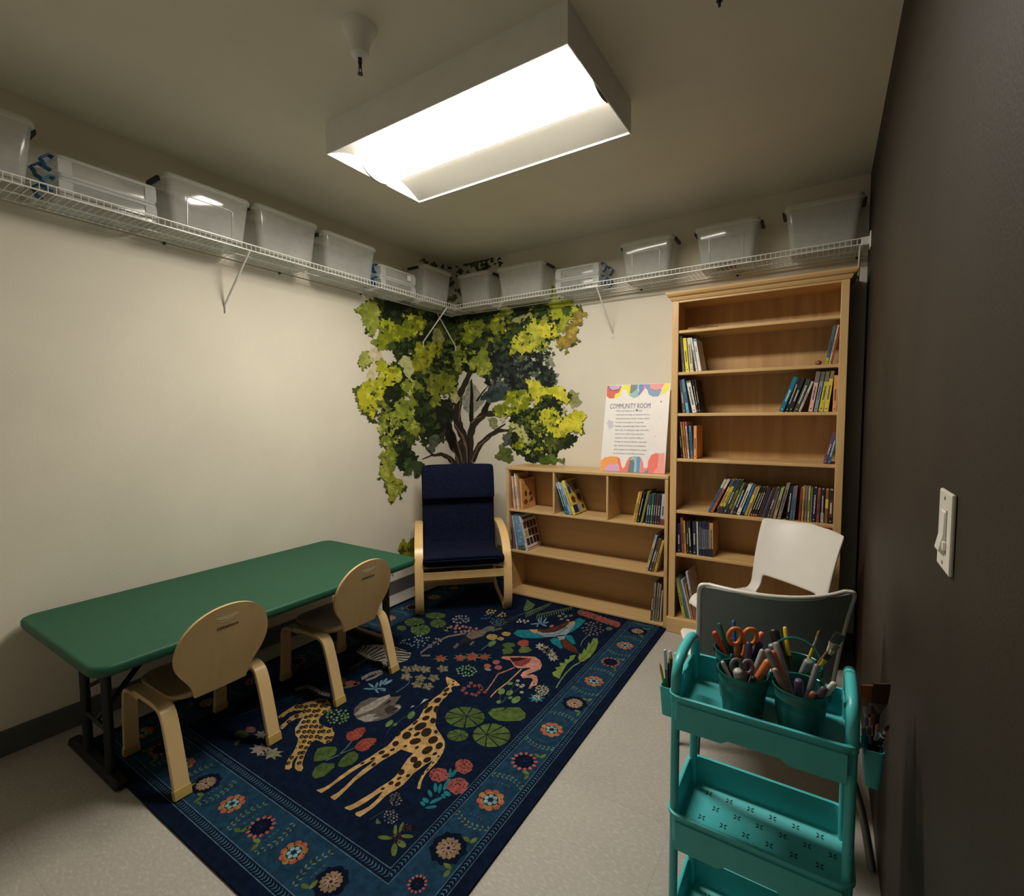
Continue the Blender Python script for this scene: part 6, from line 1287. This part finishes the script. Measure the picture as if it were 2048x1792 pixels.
marker('orange highlighter at the inner edge of the front pail', *inpail(PFL, .05, .040, .038), (170, 96, 50), (196, 108, 56), G, .009)
marker('dark green pen leaning at the back of the front pail', *inpail(PFL, 2.3, .018), (30, 62, 52), (34, 70, 60), G, .005)
marker('clear glue stick in the front pail', *inpail(PFL, 4.6, .022), (140, 136, 128), (164, 160, 150), G, .010)
marker('pale grey pen in the front pail beside the highlighter', *inpail(PFL, .9, .045), (120, 116, 110), (150, 146, 138), G, .006)
marker('dusky violet marker rising behind the front pail', *inpail(PFL, 1.5, .050), (58, 50, 72), (60, 54, 76), G, .008)
marker('white-capped thin pen at the left of the front pail', *inpail(PFL, 3.4, .016), (60, 66, 62), (190, 186, 172), G, .0045)
marker('black pen lying low in the front pail', *inpail(PFL, 5.4, .006), (30, 30, 34), (40, 40, 44), G, .006)
marker('long clear grey pen leaning towards the middle of the tray', *inpail(PFR, 2.45, .075), (126, 118, 110), (146, 138, 128), G, .0075)
marker('long smoky pen crossing between the two front pails', *inpail(PFR, 3.05, .070), (112, 104, 98), (136, 128, 118), G, .007)
marker('coral red marker in the pail by the dark wall', *inpail(PFR, 2.75, .060), (170, 92, 72), (204, 104, 80), G, .007)
marker('purple marker upright in the pail by the dark wall', *inpail(PFR, 4.6, .026, .02), (74, 58, 80), (84, 68, 90), G, .0085)
marker('white and teal pen leaning out over the rim by the dark wall', *inpail(PFR, -.35, .040, .048), (70, 150, 146), (206, 196, 170), G, .006)
marker('brown crayon at the rim by the dark wall', *inpail(PFR, -1.0, .012, .042), (140, 88, 62), (150, 96, 70), G, .006)
marker('smoky grey pen leaning back in the pail by the dark wall', *inpail(PFR, 1.0, .040), (92, 88, 84), (120, 116, 110), G, .006)
marker('pale peach pen leaning in the pail by the dark wall', *inpail(PFR, 3.4, .034), (150, 120, 102), (172, 140, 118), G, .006)
marker('dark plum pen lying at the edge of the pail by the dark wall', *inpail(PFR, -.7, .030, .046), (70, 58, 70), (78, 64, 78), G, .007)
brush('yellow-handled brush standing highest in the back pail', *inpail(PBR, .85, .078), (196, 168, 66), (120, 112, 96), (90, 74, 40), G, .004, False)
brush('flat grey brush with cream ferrule in the back pail', *inpail(PBR, .15, .098, .046), (120, 96, 60), (186, 172, 140), (80, 80, 76), G, .013, True, .4)
brush('yellow flat brush leaning towards the dark wall', *inpail(PBR, -.25, .082, .048), (206, 178, 48), (150, 140, 110), (96, 90, 76), G, .006)
brush('short yellow brush lowest on the dark wall side of the back pail', *inpail(PBR, -.55, .062, .050), (200, 172, 46), (196, 168, 44), (40, 36, 30), G, .006)
marker('grey glue stick slanting across the back pail', *inpail(PBR, -.9, .030, .036), (128, 124, 114), (140, 136, 126), G, .010)
marker('black marker standing inside the wire handle', *inpail(PBR, 2.5, .062), (24, 24, 24), (30, 30, 30), G, .011)
marker('yellow-tipped pen inside the wire handle', *inpail(PBR, 2.0, .066), (60, 60, 50), (206, 178, 50), G, .005)
marker('silver pen slanting out of the back pail towards the front', *inpail(PBR, 3.6, .046), (130, 126, 120), (146, 142, 136), G, .007)
G2 = 'pencils in the hanging cup'
for i, (lab, dx, dy, h, c, kind) in enumerate((('yellow pencil leaning out of the hanging cup', -.020, -.02, .055, (176, 160, 44), 0), ('black pencil upright in the hanging cup', .004, .0, .078, (52, 38, 30), 0), ('dark pencil leaning across the hanging cup', -.006, .012, .058, (44, 36, 40), 0), ('pink pen with white end in the hanging cup', -.006, .02, .072, (150, 96, 92), 1), ('white-ended pen in the hanging cup', -.012, -.005, .085, (120, 116, 112), 1), ('grey pen in the hanging cup', .012, .01, .075, (128, 124, 116), 1), ('brown pencil in the hanging cup', .016, -.01, .070, (130, 80, 60), 0))):
    b0 = Vector((2.5125+dx*.2, -2.16-dy*.3+.0, .6155)); p1 = Vector((2.5125+dx, -2.16+dy*1.2, .690+h))
    if kind: marker(lab, b0, p1, c, (200, 194, 182), G2, .004)
    else: pencil(lab, b0, p1, c, G2)
G3 = 'brushes in the cup by the dark wall'
for i, (lab, dx, dy, h, c, fe, ha, w, fl_) in enumerate((('wide orange-brown flat brush at the back of the wall side cup', -.012, .03, .105, (60, 50, 90), (170, 164, 148), (150, 84, 36), .016, True), ('broad dark brown flat brush tallest in the wall side cup', .012, .0, .130, (30, 28, 30), (84, 76, 64), (56, 38, 24), .020, True), ('clear handled brush against the cart handle', -.018, .01, .085, (96, 104, 120), (160, 158, 150), (140, 110, 80), .008, True), ('small round brush with pale ferrule in the wall side cup', -.006, -.01, .055, (40, 34, 34), (176, 160, 140), (120, 90, 60), .004, False),
    ('thin brush with rosy ferrule in the wall side cup', .006, -.022, .050, (50, 40, 40), (178, 146, 126), (130, 92, 64), .004, False), ('slim brush leaning outwards, lowest of the wall side cup', .016, -.035, .042, (40, 36, 38), (150, 130, 112), (60, 44, 34), .0035, False), ('long thin brush leaning furthest towards the wall', .020, -.045, .066, (36, 32, 34), (182, 172, 156), (50, 40, 34), .004, False), ('navy handled brush in the wall side cup', -.010, -.02, .038, (34, 40, 70), (150, 146, 138), (90, 70, 50), .005, False), ('medium brown brush in the middle of the wall side cup', .002, .012, .072, (90, 60, 40), (120, 104, 84), (80, 52, 34), .008, True))):
    b0 = Vector((2.950-dx*.2, -2.161-dy*.3, .607)); p1 = Vector((2.950+dx, -2.161+dy, .686+h))
    brush(lab, b0, p1, c, fe, ha, G3, w, fl_, .6)

# ================================================================== switch and outlet
sw = thing('light_switch', 'white dimmer switch plate on the dark wall', 'switch', (W, -2.402, 1.205))
obj('plate', MB().box(W-.007, W-.0004, -2.449, -2.355, 1.140, 1.270), M_SWITCH, sw, bevel=.003)
q = [(W-.006, 1.238), (W-.0085, 1.235), (W-.0095, 1.20), (W-.0145, 1.172), (W-.0085, 1.165), (W-.006, 1.165)]
obj('paddle', MB().prism(q, lambda u, v, w: Vector((u, w, v)), -2.410, -2.378), M_SWITCH, sw, bevel=.001)
obj('slider_track', MB().box(W-.0076, W-.0068, -2.424, -2.416, 1.168, 1.240), mat('grey_slot', (.25, .24, .22), .6), sw)
obj('slider_knob', MB().box(W-.011, W-.0068, -2.426, -2.414, 1.176, 1.190), M_SWITCH, sw, bevel=.001)
for z in (1.152, 1.258): obj('screw', MB().lathe([(.003, 0), (.003, .001)], 8, M=Matrix.Translation((W-.0068, -2.402, z)) @ Matrix.Rotation(-PI/2, 4, 'Y')), M_LEGG, sw)
ou = thing('power_outlet', 'white power outlet low on the plain wall beside the armchair', 'outlet', (0, -.50, .465))
obj('plate', MB().box(.0004, .006, -.536, -.464, .407, .522), M_SWITCH, ou, bevel=.002)
for z in (.445, .485): obj('socket', MB().box(.0055, .008, -.516, -.484, z-.014, z+.014), M_SWITCH, ou, bevel=.002)

# ================================================================== camera and render look
cam = bpy.data.cameras.new('camera'); cam.sensor_fit = 'HORIZONTAL'; cam.sensor_width = 36; cam.lens = FPX/2048*36; cam.clip_start = .02; cam.clip_end = 30
co = bpy.data.objects.new('camera', cam); C.objects.link(co)
co.matrix_world = Matrix(((RT.x, UP.x, -FW.x, CAM.x), (RT.y, UP.y, -FW.y, CAM.y), (RT.z, UP.z, -FW.z, CAM.z), (0, 0, 0, 1)))
S = bpy.context.scene; S.camera = co
wd = bpy.data.worlds.new('world'); S.world = wd; wd.use_nodes = True; wd.node_tree.nodes['Background'].inputs['Color'].default_value = (.01, .01, .01, 1)
S.view_settings.view_transform = 'Standard'; S.view_settings.look = 'None'; S.view_settings.exposure = 0; S.view_settings.gamma = .92
S.cycles.use_denoising = True; S.cycles.max_bounces = 9; S.cycles.diffuse_bounces = 5; S.cycles.glossy_bounces = 4; S.cycles.transparent_max_bounces = 24; S.cycles.transmission_bounces = 4
S.cycles.sample_clamp_indirect = 6; S.cycles.caustics_reflective = False; S.cycles.caustics_refractive = False
